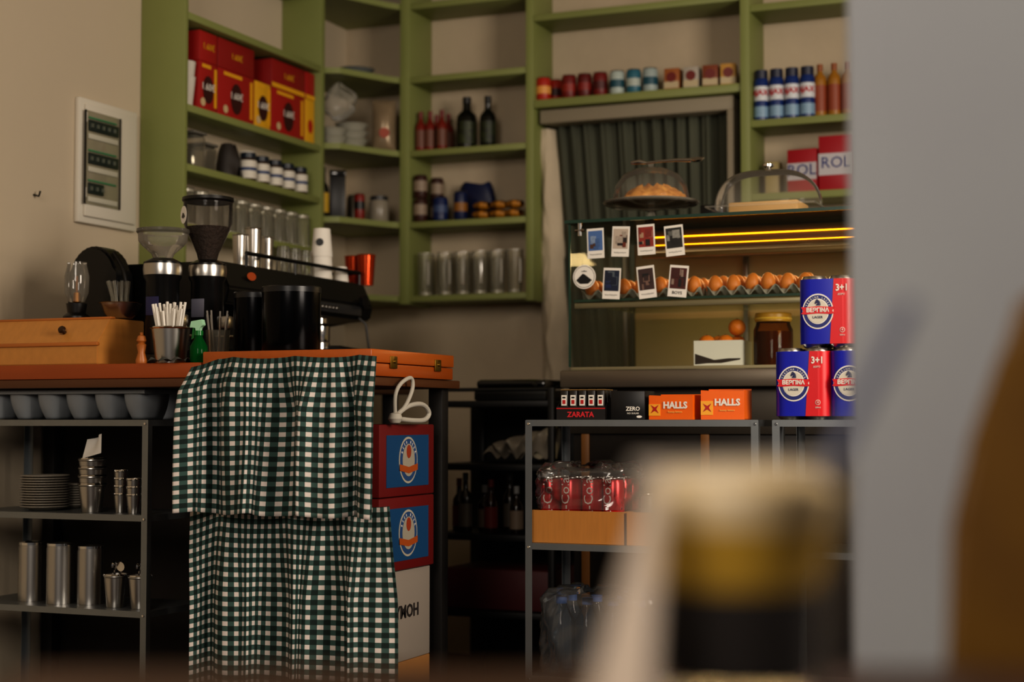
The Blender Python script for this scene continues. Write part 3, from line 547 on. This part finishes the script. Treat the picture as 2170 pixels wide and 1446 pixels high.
tag(box('storage_crate',kx1-kx0-.06,.28,.13,mat('#4a0f14',.6),None,((kx0+kx1)/2,4.8,.3005),.01),'dark red plastic crate on lower cart shelf','crate')
# ---------------------------------------------------------------- counter
CZ=1.004
e=T('counter_table','long wooden service counter with thick worktop on posts','counter',(0,0,0))
bx('worktop',XW+.002,-1.79,3.376,3.9,CZ-.022,CZ,mat('#5a3418',.5,noise=.2,scale=6),e,.003)
bx('worktop',XW+.002,-2.36,3.9,4.75,CZ-.022,CZ,mat('#3a2414',.5),e,.003)
bx('back_panel',XW+.002,-2.13,3.865,3.88,.0,CZ-.023,mat('#1c130d',.7),e,.001)  # added dark sheet, its colour stands in for shade behind the left rack
for x,yy in((-1.83,3.85),(-2.16,3.42),(XW+.03,3.84),(XW+.03,4.7),(-2.41,4.7)): bx('leg',x-.02,x+.02,yy-.02,yy+.02,0,CZ-.022,DARK,e)
tag(bx('wooden_board',XW+.01,-2.258,3.376,3.73,CZ+.0005,1.043,ORW,None,.004),'thick orange-brown varnished wooden board on counter','board')
BX0=-2.25;BX1=-1.781;BY0=3.376;BY1=3.836
e=T('game_box','orange varnished folding backgammon case with brass latches','game box',((BX0+BX1)/2,(BY0+BY1)/2,CZ+.0005)); w=BX1-BX0;dd=BY1-BY0
OC=mat('#a85018',.3,noise=.25,scale=6,stretch=(8,1,8))
box('case_base',w,dd,.031,OC,e,(0,0,0),.003); box('case_lid',w+.004,dd+.004,.032,mat('#b45a1c',.3,noise=.25,scale=6,stretch=(8,1,8)),e,(0,0,.0325),.003)
for yy in(-.12,.13):
    BRS=mat('#8a6c28',.35,.9); box('latch',.003,.035,.03,BRS,e,(w/2+.0035,yy,.02),.001); lathe('latch_knob',[(0,0),(.005,0),(.004,.005),(0,.006)],BRS,e,(w/2+.005,yy,.037),12,(0,pi/2,0))
ZG=1.0695+.0005
GM=gingham()
def cloth(name,x0,x1,ztop,zbot,yb,amp,ph,spread,label,fr=19):
    L=(x1-x0)*1.28
    def f(u,v):
        q=1-v; z=ztop+(zbot-ztop)*q
        a=amp*min(1,.15+q*2.6)
        x=x0+(x1-x0)*u+.014*sin(u*25+ph)*min(1,q*3)-spread*(1-u)**3*min(1,q*6)
        w_=u*fr+ph+.8*sin(u*5+ph)+.35*sin(q*2.4+u*3); g=sin(w_)+.28*sin(2*w_+.7)
        y=yb-a*(g+.25*sin(u*57+ph*2+q)+.2*sin(u*9+q*3))-.022-amp*.4*q
        z+= -.022*max(0,(.14-u)/.14)*v +.004*sin(u*23)*(1-v)-.005*abs(sin(w_/2))*v
        return (x,y,z)
    ob=grid(name,240,50,f,GM,uvf=lambda u,v:(u*L,(ztop-zbot)*v),thick=.0012); return tag(ob,label,'cloth')
cx0_=gx(408,3.30,800); cx1_=gx(800,3.30,800)
cloth('gingham_cloth',cx0_,cx1_,1.051,.675,3.322,.026,.4,.03,'green and white gingham cloth draped from the game box',21)
cloth('gingham_cloth',cx0_-.035,cx1_+.006,.70,.03,3.372,.019,1.4,.005,'lower green and white gingham curtain hiding the shelf below',23)
for i,(z0,z1) in enumerate(((.71,.888),(.527,.708))):
    e=T('beer_crate','red cardboard drink crate with blue round-badge panel','crate',(-1.96,3.609,z0+.0005),RB,'red drink crates'); w=.306;h=z1-z0
    box('crate_body',w,.32,h,mat('#6c100e',.55,noise=.12,scale=8),e,(0,0,0),.004); Y=-.1606
    box('blue_panel',.235,.0008,h*.72,mat('#174670',.5),e,(0,Y,h*.13),0)
    disc('badge_outer',.054,mat('#b0a898',.6),e,(.0,Y-.0006,h*.5),sc=(.95,1.08)); disc('badge_ring',.049,mat('#2c4a76',.5),e,(0,Y-.0012,h*.5),sc=(.95,1.08)); disc('badge_centre',.037,mat('#a09888',.6),e,(0,Y-.0018,h*.5),sc=(.9,1.1))
    disc('badge_emblem',.014,mat('#983c20',.5),e,(0,Y-.0024,h*.62),sc=(.9,1.2)); prism('badge_ribbon',[(-.05,-.004),(0,-.012),(.05,-.004),(.05,.012),(0,.004),(-.05,.012)],.0006,mat('#a8501c',.5),e,(0,Y-.0024,h*.38),(pi/2,0,0))
    for k in range(9):
        a=radians(25+k*130/8); text('BEER BEER'[k],.01,PAPER,e,(-.043*cos(a)*.93,Y-.0018,h*.5+.043*sin(a)*1.06),rot=(pi/2,-(pi/2-a),0)) if k!=4 else None
e=carton('cardboard_carton','white printed cardboard box beneath red crates','box',.3,.3,.225,mat('#94897e',.8),(-1.96,3.609,.3),RB); text('NYMOH',.045,mat('#2a2422',.6),e,(0,-.1512,.12),bold=.001)
carton('cardboard_carton','plain brown cardboard box on the floor','box',.3,.3,.2985,CARD,(-1.96,3.609,.0005),RB,band=(.4,.1,mat('#8a6a40',.5)))
e=T('knotted_rope','white knotted cotton cord with two looped ears','rope',(-1.79+.01,3.5,.8885)); RP=mat('#b0aa9e',.9)
def arc(pts,n=5):
    P=[Vector(p) for p in pts]; o=[]
    for i in range(len(P)-1):
        p0=P[max(i-1,0)];p1=P[i];p2=P[i+1];p3=P[min(i+2,len(P)-1)]
        for k in range(n):
            t=k/n; o.append(.5*((2*p1)+(p2-p0)*t+(2*p0-5*p1+4*p2-p3)*t*t+(-p0+3*p1-3*p2+p3)*t**3))
    o.append(P[-1]); return o
tube('cord_loop',arc([(0,0,.02),(.005,-.01,.07),(.01,.01,.1),(.012,.06,.115),(.012,.07,.09),(.01,.04,.05),(.0,.01,.02)]),.005,RP,e)
tube('cord_loop',arc([(0,0,.02),(.01,.05,.045),(.014,.12,.05),(.014,.16,.03),(.012,.14,.012),(.01,.08,.01),(0,.02,.014)]),.006,RP,e); lathe('knot',[(0,0),(.012,.004),(.018,.014),(.014,.026),(0,.032)],RP,e)
# ---------------------------------------------------------------- left rack
LX1=gx(314,3.40,900); LX0=LX1-.6
rack(LX0,LX1,3.40,3.67,(.9,.658,.415,.1),'galvanised metal rack under counter with plates and steel jugs')
TG=mat('#82868a',.45)
e=T('cutlery_tray','grey plastic tray with rounded compartments','tray',((LX0+LX1)/2,3.53,.9005))
W=.55
tube('tray_rim',[(-W/2,-.11,.072),(W/2,-.11,.072),(W/2,.11,.072),(-W/2,.11,.072)],.006,TG,e,closed=True,seg=8)
for i in range(6):
    x=-W/2+.045+i*.092
    grid('compartment',24,10,lambda u,v:(x+(.043-.02*(1-v)**2)*math.copysign(abs(cos(2*pi*u))**.6,cos(2*pi*u)),(.105-.02*(1-v)**2)*math.copysign(abs(sin(2*pi*u))**.5,sin(2*pi*u)),.001+.07*v),TG,e,thick=.002)
def plate(loc,r,g):
    return tag(lathe('plate',[(0,0),(r*.6,0),(r,.01),(r,.012),(r*.6,.003),(0,.003)],mat('#9c9488',.3),None,loc,30),'stacked pale ceramic plate on metal rack','plate',g)
px_=gx(95,3.5,1050); p0=plate((px_,3.50,.6585),.065,'stacked plates')
for k in range(1,13): o=p0.copy(); COL.objects.link(o); o.location=(px_+random.uniform(-.002,.002),3.50,.6585+k*.0068)
px_=gx(150,3.6,1050); p1=plate((px_,3.60,.6585),.036,'stacked saucers')
for k in range(1,9): o=p1.copy(); COL.objects.link(o); o.location=(px_,3.60,.6585+k*.0068)
def mcup(loc,r,h,g,label='ridged stainless steel cup on metal rack'):
    e=T('steel_cup',label,'cup',loc,0,g); lathe('cup_body',[(0,0),(r*.72,0),(r*.75,.004),(r*.95,h*.9),(r*1.02,h*.93),(r,h),(r*.95,h),(r*.7,.006),(0,.006)],STEEL,e); lathe('rim',[(r*1.0,h-.004),(r*1.05,h-.002),(r*1.0,h+.001)],CHROME,e); return e
x=gx(195,3.46,1050)
for k in range(4): mcup((x,3.46,.6585+k*.022),.036,.075,'nested steel cups')
tag(grid('paper_napkin',10,10,lambda u,v:((u-.5)*.06,.02*sin(u*5)*v+(v-.5)*.02,.05*v+.015*u),PAPER,None,(x+.005,3.46,.6585+.14)),'folded white paper napkin tucked in a steel cup','napkin')
for px,y_,k in((256,3.48,4),(284,3.45,3)):
    for q in range(k): mcup((gx(px,y_,1050),y_,.6585+q*.02),.02,.05,'nested steel cups')
def jug(px,y_,r,h,label):
    e=T('steel_jug',label,'jug',(gx(px,y_,1200),y_,.4155),0,'stainless steel jugs'); lathe('jug_body',[(0,0),(r,0),(r,.004),(r,h*.96),(r*.97,h*.96),(r*.97,h),(r*.9,h),(r*.9,.01),(0,.01)],STEEL,e); lathe('lid',[(r*.985,h),(r*.985,h+.006),(r*.3,h+.010),(0,h+.010)],CHROME,e); return e
jug(68,3.5,.036,.15,'brushed stainless jug with lid on lower shelf'); jug(128,3.48,.036,.152,'brushed stainless jug with lid on lower shelf'); jug(193,3.5,.036,.146,'brushed stainless jug with lid on lower shelf')
for px in(245,297):
    x=gx(px,3.46,1240); mcup((x,3.46,.4155),.031,.085,'steel cups with utensils',label='steel cup holding tongs and spoons')
    for k in range(4):
        a=k*1.6; e=T('steel_spoon','steel spoon standing in a metal cup','spoon',(x+.01*cos(a),3.46+.01*sin(a),.4235),0,'spoons in cups',rot=(.12*sin(a+1),.15*cos(a),a)); tube('handle',[(0,0,0),(0,0,.09)],.002,CHROME,e,seg=6); lathe('spoon_bowl',[(0,-.002),(.01,0),(.0125,.004),(0,.001)],CHROME,e,(0,0,.1),14,(pi/2,0,0))
# ---------------------------------------------------------------- items on counter
e=T('bread_box','light wooden bread box with slanted lid and knob','bread box',(-3.06,3.40,1.0435))
prism('box_body',[(0,0),(.2,0),(.2,.122),(.055,.122),(.0,.055)],.47,LWOOD,e,(0,0,0),(pi/2,0,pi/2),.002)
box('lid_lip',.475,.012,.010,WOOD,e,(.235,.0,.048),.003); box('top_edge',.474,.02,.006,WOOD,e,(.235,.062,.1205),.002); lathe('knob',[(0,0),(.006,0),(.005,.006),(.011,.012),(.009,.018),(0,.02)],mat('#3a2412',.3,.4),e,(gx(125,3.40,708)+3.06,.022,.085),16,(pi/2-.6,0,0))
BT=1.0435+.1225
x=gx(158,3.54,600); e=T('oil_lamp','glass oil lamp chimney on black base','lamp',(x,3.55,BT+.004)); lathe('lamp_base',[(0,0),(.036,0),(.036,.01),(.024,.02),(.028,.045),(0,.045)],BLACK,e); lathe('glass_chimney',[(.022,.05),(.032,.075),(.033,.12),(.026,.15),(.026,.158)],glass('#ffffff',.35,.12,'#c8c0b0'),e); lathe('burner',[(0,.045),(.01,.05),(.008,.075),(0,.078)],mat('#8a5a20',.4,.6),e); tube('lamp_wick',[(0,0,.075),(0,0,.12)],.003,mat('#7a4a1c',.5),e)
x=gx(222,3.7,600); e=T('black_kettle','round glossy black kettle with arched top','kettle',(x,3.68,1.0435)) 
prism('kettle_body',[(.082*cos(pi*i/16),.245+.095*sin(pi*i/16)) for i in range(17)]+[(-.082,0.002),(.082,0.002)],.075,mat('#050505',.35),e,(0,.037,0),(pi/2,0,0),.008)
tube('handle',arc([(.06,-.02,.32),(.1,-.03,.27),(.115,-.035,.2),(.1,-.03,.13),(.08,-.02,.1)]),.006,BLACK,e)
x=gx(237,3.5,640); e=T('steel_bowl','small polished steel bowl on bread box','bowl',(x,3.54,BT+.004)); lathe('bowl_body',[(0,0),(.03,0),(.042,.012),(.056,.04),(.06,.042),(.053,.04),(.038,.012),(0,.004)],STEEL,e)
for k in range(9):
    a=k*.7; tag(tube('wrapped_straw',[(x+.02*cos(a),3.54+.02*sin(a),BT+.012),(x+.02*cos(a)-.005,3.54+.02*sin(a),BT+.06),(x+.03*cos(a)-.01,3.54+.025*sin(a),BT+.105)],.004,PLAST),'short wrapped drinking straw in a steel bowl','straw','wrapped straws in bowl')
x=gx(305,3.42,730); e=T('pepper_mill','small turned wooden pepper mill','pepper mill',(x,3.41,1.0435)); lathe('mill_body',[(0,0),(.014,0),(.015,.008),(.009,.028),(.013,.048),(.008,.052)],WOOD,e); lathe('mill_head',[(.008,.052),(.013,.058),(.01,.07),(.004,.073),(.005,.079),(0,.081)],WOOD,e)
x=gx(362,3.44,720); e=T('steel_bucket','small steel bucket packed with sugar sticks','bucket',(x,3.44,1.0435)); lathe('bucket_body',[(0,0),(.038,0),(.049,.09),(.052,.092),(.047,.09),(.036,.004),(0,.004)],STEEL,e); lathe('rim',[(.05,.088),(.0535,.091),(.05,.094)],CHROME,e)
for k in range(44):
    a=random.uniform(0,6.28); r=random.uniform(.0,.031); z0=1.0435+.01
    tag(tube('sugar_stick',[(x+r*cos(a)*.7,3.44+r*sin(a)*.7,z0),(x+r*cos(a)*1.8,3.44+r*sin(a)*1.4,z0+.12+random.uniform(0,.03))],.0036,PAPER,seg=6),'slim white paper sugar stick in a bucket','sugar stick','sugar sticks in the bucket')
x=gx(457,3.55,700); y_=3.56; e=T('utensil_glass','clear glass holding stirrers and spoons','glass',(x,y_,1.0435)); lathe('glass_body',[(0,0),(.026,0),(.032,.09),(.029,.09),(.024,.005),(0,.005)],PLAST,e)
for k in range(12):
    a=k*.9; tag(tube('stirrer',[(x+.012*cos(a),y_+.012*sin(a),1.05),(x+.03*cos(a),y_+.022*sin(a),1.05+.115+.01*(k%3))],.0025,mat('#a8a29a',.5) if k%3 else STEEL,seg=6),'thin pale stirring stick in a glass','stirrer','stirrers in the glass')
x=gx(424,3.41,710); e=T('spray_bottle','green plastic spray bottle with white trigger','spray bottle',(x,3.405,1.0435)); GR=mat('#0a6a2a',.25)
lathe('bottle_body',[(0,0),(.02,0),(.022,.006),(.022,.04),(.01,.062),(.009,.07)],glass('#2aa050',.2,.6,'#0b5a24'),e); lathe('collar',[(.011,.068),(.011,.08),(0,.08)],GR,e); prism('spray_head',[(-.024,.0),(-.02,.016),(.012,.02),(.016,.006),(.006,.0),(.004,-.01),(-.006,-.01),(-.006,0)],.014,mat('#a8d8b4',.4),e,(0,.007,.088),(pi/2,0,0),.001); prism('trigger',[(-.016,0),(-.011,0),(-.012,-.026),(-.02,-.03)],.008,GR,e,(0,.004,.088),(pi/2,0,0))
tag(grid('dish_cloth',30,12,lambda u,v:(gx(365,3.39,750)+(u-.5)*.11,3.362+.03*v,1.046+.012*abs(sin(u*9+v*3))*(1-abs(v-.5))),mat('#4a4c48',.9)),'small rumpled grey cloth on board edge','cloth')
for px,y_,r,h in((617,3.475,.0735,.162),(540,3.57,.055,.16)):
    x=gx(px,y_,690); e=T('black_canister','glossy black metal canister with lid on game box','canister',(x,y_,ZG),0,'black canisters'); lathe('canister_body',[(0,0),(r*.97,0),(r,.004),(r,h-.014)],mat('#0e0e10',.2,.8),e,seg=40); lathe('lid',[(r+.001,h-.016),(r+.0015,h-.003),(r-.002,h),(0,h+.001)],mat('#141416',.3),e,seg=40)
def grinder(px,y_,top,label,tall):
    x=gx(px,y_,550); e=T('coffee_grinder',label,'coffee grinder',(x,y_,1.0435)); b=1.0435; H=top-b
    hh=.078 if not tall else .17
    box('base',.1,.09,.03,BLACK,e,(0,0,0),.008); lathe('grinder_body',[(0,.03),(.042,.03),(.044,.04),(.044,H-hh-.06),(.05,H-hh-.05),(.05,H-hh-.01),(.03,H-hh)],mat('#161617',.28,.4),e)
    if tall: lathe('hopper',[(.025,H-hh),(.03,H-hh+.02),(.06,H-hh+.085),(.066,H-hh+.1),(.066,H-.012)],glass('#f6f2ee',.14,.06,'#9a9288'),e); lathe('coffee_beans',[(0,H-hh+.002),(.024,H-hh+.002),(.028,H-hh+.02),(.057,H-hh+.085),(.058,H-hh+.09),(0,H-hh+.09)],mat('#2e160a',.5,bump=1,noise=.5,scale=90),e)
    else: lathe('hopper',[(.025,H-hh),(.03,H-hh+.012),(.056,H-hh+.035),(.064,H-hh+.045),(.066,H-.01)],glass('#f0f0f0',.35,.25,'#c0b8a8'),e)
    lathe('hopper_lid',[(.066,H-.013),(.070,H-.008),(.069,H),(0,H+.002)],BLACK if tall else PLAST,e)
    box('doser_chute',.04,.03,.035,STEEL,e,(.055,0,.1),.006); tube('portafilter_fork',[(.04,-.02,.08),(.085,-.02,.078),(.085,.02,.078),(.04,.02,.08)],.004,CHROME,e)
    box('control_panel',.04,.004,.05,mat('#20204a' if not tall else '#6a6a78',.3),e,(0,-.045,.13),.002)
    lathe('steel_collar',[(.0505,H-hh-.045),(.052,H-hh-.03),(.0505,H-hh-.015)],STEEL,e)
    if tall:
        disc('round_sticker',.024,PAPER,e,(-.04,-.056,H-.05),rot=(pi/2,0,-.65)); prism('sticker_mark',[(-.014,-.006),(-.004,.006),(.004,.003),(.014,-.006),(0,-.01)],.0006,BLACK,e,(-.0405,-.0567,H-.05),(pi/2,0,-.65))
    return e
grinder(345,3.55,1.405,'black coffee grinder with wide clear hopper',False); grinder(440,3.665,1.50,'tall black coffee grinder with bean-filled hopper',True)
MX0,MX1,MY0,MY1=-2.85,-2.42,3.75,4.6; MB=CZ+.0005
e=T('espresso_machine','large black two-group espresso machine with chrome fittings','espresso machine',(MX0,MY0,MB)); L=MY1-MY0
MBK=mat('#121212',.3,.3)
prism('machine_body',[(0,.03),(.24,.03),(.24,.2),(.42,.215),(.43,.26),(.395,.335),(0,.335)],L,MBK,e,(0,L,0),(pi/2,0,0),.006)
box('drip_tray',.2,L-.02,.06,mat('#3a3a3c',.3,.9),e,(.34,L/2,.03),.006)
for yy in(.06,L-.06):
    for xx in(.05,.38): lathe('foot',[(0,0),(.02,0),(.016,.03),(0,.03)],BLACK,e,(xx,yy,0),16)
tube('cup_rail',[(.39,.15,.37),(.39,L-.02,.37),(.2,L-.02,.37)],.006,MBK,e,seg=8)
for yy in(.15,L/2,L-.02): tube('rail_post',[(.39,yy,.33),(.39,yy,.37)],.004,MBK,e,seg=8)
box('control_strip',.006,L*.8,.03,mat('#2c2c2e',.3),e,(.43,L/2,.225),.002)
disc('logo_badge',.013,mat('#a8481c',.5),e,(.421,.13,.3),rot=(pi/2-.0,.0,pi/2),sc=(1.8,.9))
for k in range(8): lathe('button',[(0,0),(.006,0),(.005,.003),(0,.003)],STEEL,e,(.434,.45+k*.022,.24),10,(0,pi/2,0))
for yy in(.25,.62):
    lathe('group_head',[(0,.0),(.034,.0),(.036,.01),(.036,.05),(.028,.06),(.028,.075),(0,.075)],CHROME,e,(.36,yy,.135)); lathe('portafilter',[(0,0),(.02,0),(.036,.01),(.036,.028),(0,.028)],CHROME,e,(.36,yy,.105)); tube('portafilter_handle',[(.39,yy,.118),(.43,yy+.01,.114),(.5,yy+.02,.1)],[.008,.012,.013],BLACK,e)
tube('steam_wand',[(.42,L-.08,.22),(.44,L-.07,.2),(.45,L-.06,.1),(.45,L-.05,.06)],.004,mat('#555555',.3,.9),e); lathe('steam_knob',[(0,0),(.02,.0),(.022,.015),(0,.018)],BLACK,e,(.43,L-.08,.27),16,(0,pi/2,0))
MT=MB+.336
def onm(px,xo=-2.5,py=540): return (xo,gy(px,xo,py),MT)
for px,xo,r,h in((508,-2.55,.022,.1),(537,-2.52,.025,.12),(566,-2.56,.02,.11)):
    e=T('steel_tumbler','tall stainless tumbler on top of machine','tumbler',onm(px,xo),0,'steel tumblers'); lathe('tumbler_body',[(0,0),(r*.8,0),(r,h),(r*.95,h),(r*.75,.004),(0,.004)],STEEL,e); lathe('rim',[(r,h-.002),(r*1.06,h),(r,h+.002)],CHROME,e)
for k,px in enumerate((600,624,647,610,634)):
    e=T('plastic_cup','clear plastic cup upturned on machine','cup',onm(px,-2.52 if k<3 else -2.6),0,'clear cups on the machine'); lathe('cup_body',[(.022,0),(.023,.004),(.018,.085),(0,.087)],PLAST,e)
for k in range(3):
    loc=onm(682,-2.5); e=T('paper_cup','white paper cup with printed badge stacked on machine','cup',(loc[0],loc[1],loc[2]+k*.035),0,'stacked paper cups',rot=(0,0,.3)); lathe('cup_body',[(.032,.0),(.033,0),(.034,.003),(.026,.09),(0,.092),(0,.09),(.025,.088),(.032,.0)],PAPER,e)
    if k==2: disc('printed_badge',.012,BLACK,e,(.0,-.0315,.045)) 
loc=onm(722,-2.5); tag(lathe('paper_cup',[(0,.002),(.025,0),(.026,.003),(.02,.05),(0,.052)],PAPER,None,loc),'small white paper cup upturned on machine','cup')
CO=mat('#b8401a',.2,.8)
for px,xo,h in((750,-2.54,.1),(776,-2.48,.1)):
    e=T('copper_cup','shiny copper-red metal cup on machine','cup',onm(px,xo),0,'copper cups'); lathe('cup_body',[(0,0),(.024,0),(.031,h),(.029,h),(.022,.004),(0,.004)],CO,e); lathe('rim',[(.031,h-.002),(.033,h),(.031,h+.002)],mat('#e07030',.15,.8),e)
# ---------------------------------------------------------------- foreground
def lp(X,D,z): v=R*X+Fh*D; return (v.x,v.y,z)
tp=T('cafe_table','small dark wooden cafe table','table',lp(.1,.7,0),A)
box('table_top',.75,.44,.025,mat('#3a2012',.4,noise=.3,scale=6,stretch=(1,8,1)),tp,(0,0,.735),.004)
for a in(-1,1):
    for b in(-1,1): box('leg',.035,.035,.735,DARK,tp,(a*.34,b*.19,0),.003)
g=atD(1563,960,.8); e=T('iced_coffee_glass','tall glass of dark iced coffee with creamy yellow foam','drink',(g.x,g.y,.7605))
h=.118
lathe('tumbler',[(0,0),(.046,0),(.048,.006),(.053,h)],glass('#ffffff',.16,.012,'#e0d8d0',.15),e,seg=48); lathe('glass_rim',[(.0515,h-.002),(.053,h),(.0515,h+.001)],glass('#ffffff',.4,.4,'#e0d8d0'),e,seg=48)
lathe('coffee',[(0,.011),(.037,.011),(.039,.058),(0,.058)],mat('#0a0201',.98),e,seg=40)
lathe('foam',[(0,.0582),(.039,.0582),(.0455,.088),(0,.088)],mat('#7c5c08',.9,noise=.5,scale=22,col2='#b48e18'),e,seg=40); lathe('cream_top',[(0,.0882),(.0455,.0882),(.049,.104),(.040,.114),(0,.118)],mat('#b09040',.9,noise=.5,scale=24,col2='#dcd0bc'),e,seg=40)
s0=atD(1750,1010,.8); s1=atD(1930,640,.8); s00=s0+(s0-s1)*.12
tag(tube('drinking_straw',[s00,s0,(s0+s1)/2,s1],.0045,mat('#565a6e',.5)),'grey-blue drinking straw leaning in the glass','straw')
n1=[atD(1235,1440,.735),atD(1375,1440,.715),atD(1410,985,.745),atD(1385,985,.75)]; zt=.7605
bm=bmesh.new(); vs=[bm.verts.new(v) for v in ((n1[0].x,n1[0].y,zt),(n1[1].x,n1[1].y,zt),n1[2],n1[3])]; bm.faces.new(vs)
b2=(Fh*.04); v4=bm.verts.new((n1[0].x+b2.x*.6,n1[0].y+b2.y*.6,zt)); v5=bm.verts.new((n1[1].x+b2.x*.1-R.x*.004,n1[1].y+b2.y*.1,zt)); bm.faces.new((vs[0],vs[3],v4)); bm.faces.new((vs[3],vs[2],v5,v4))
tag(mk('paper_napkin',bm,mat('#b0a294',.9),None),'folded cream paper napkin standing beside the drink','napkin')
c=T('wooden_chair','brown wooden chair with curved backrest','chair',lp(.497,1.25,0),A); CW=mat('#4e3210',.5,noise=.4,scale=7,col2='#7c5812')
box('seat',.4,.38,.03,CW,c,(0,0,.43),.01)
for a in(-1,1):
    box('leg',.035,.035,.43,CW,c,(a*.17,.16,0),.004); box('leg',.035,.035,.9 if a>0 else .43,CW,c,(a*.17,-.17,0),.004)
prism('backrest',[(-.208,.52),(.2,.52),(.2,.985),(-.155,.985),(-.17,.94),(-.19,.885),(-.205,.83),(-.209,.72)],.022,CW,c,(0,-.17,0),(pi/2,0,0),.005)
# ---------------------------------------------------------------- lights
def area(name,loc,tgt,sx,sy,en,col):
    l=bpy.data.lights.new(name,'AREA'); l.shape='RECTANGLE'; l.size=sx; l.size_y=sy; l.energy=en; l.color=col
    o=bpy.data.objects.new(name,l); COL.objects.link(o); o.location=loc; o.rotation_euler=(Vector(tgt)-Vector(loc)).to_track_quat('-Z','Y').to_euler(); return o
area('side_window_light',(1.6,2.3,1.9),(-2.4,4.1,1.2),1.1,1.3,88,(1,.88,.74))
area('front_fill_light',(-.7,-1.0,2.3),(-2.0,4.4,1.2),1.2,1.4,62,(1,.89,.77))  # added frontal fill behind the camera, no window there
area('case_lamp',(-1.1,CY+.36,1.395),(-1.1,CY+.3,1.2),.9,.1,4.5,(1,.68,.32))
W=bpy.data.worlds.new('World'); S.world=W; W.use_nodes=True; W.node_tree.nodes['Background'].inputs[0].default_value=(.9,.86,.85,1); W.node_tree.nodes['Background'].inputs[1].default_value=.12
cd=bpy.data.cameras.new('camera'); co=bpy.data.objects.new('camera',cd); COL.objects.link(co); S.camera=co
cd.sensor_width=36; cd.lens=FP/2170*36; co.location=C; co.rotation_euler=F.to_track_quat('-Z','Y').to_euler(); cd.clip_start=.05
cd.dof.use_dof=True; cd.dof.focus_distance=3.95; cd.dof.aperture_fstop=2.0
S.view_settings.view_transform='Standard'
try: S.view_settings.look='Medium High Contrast'
except Exception: pass
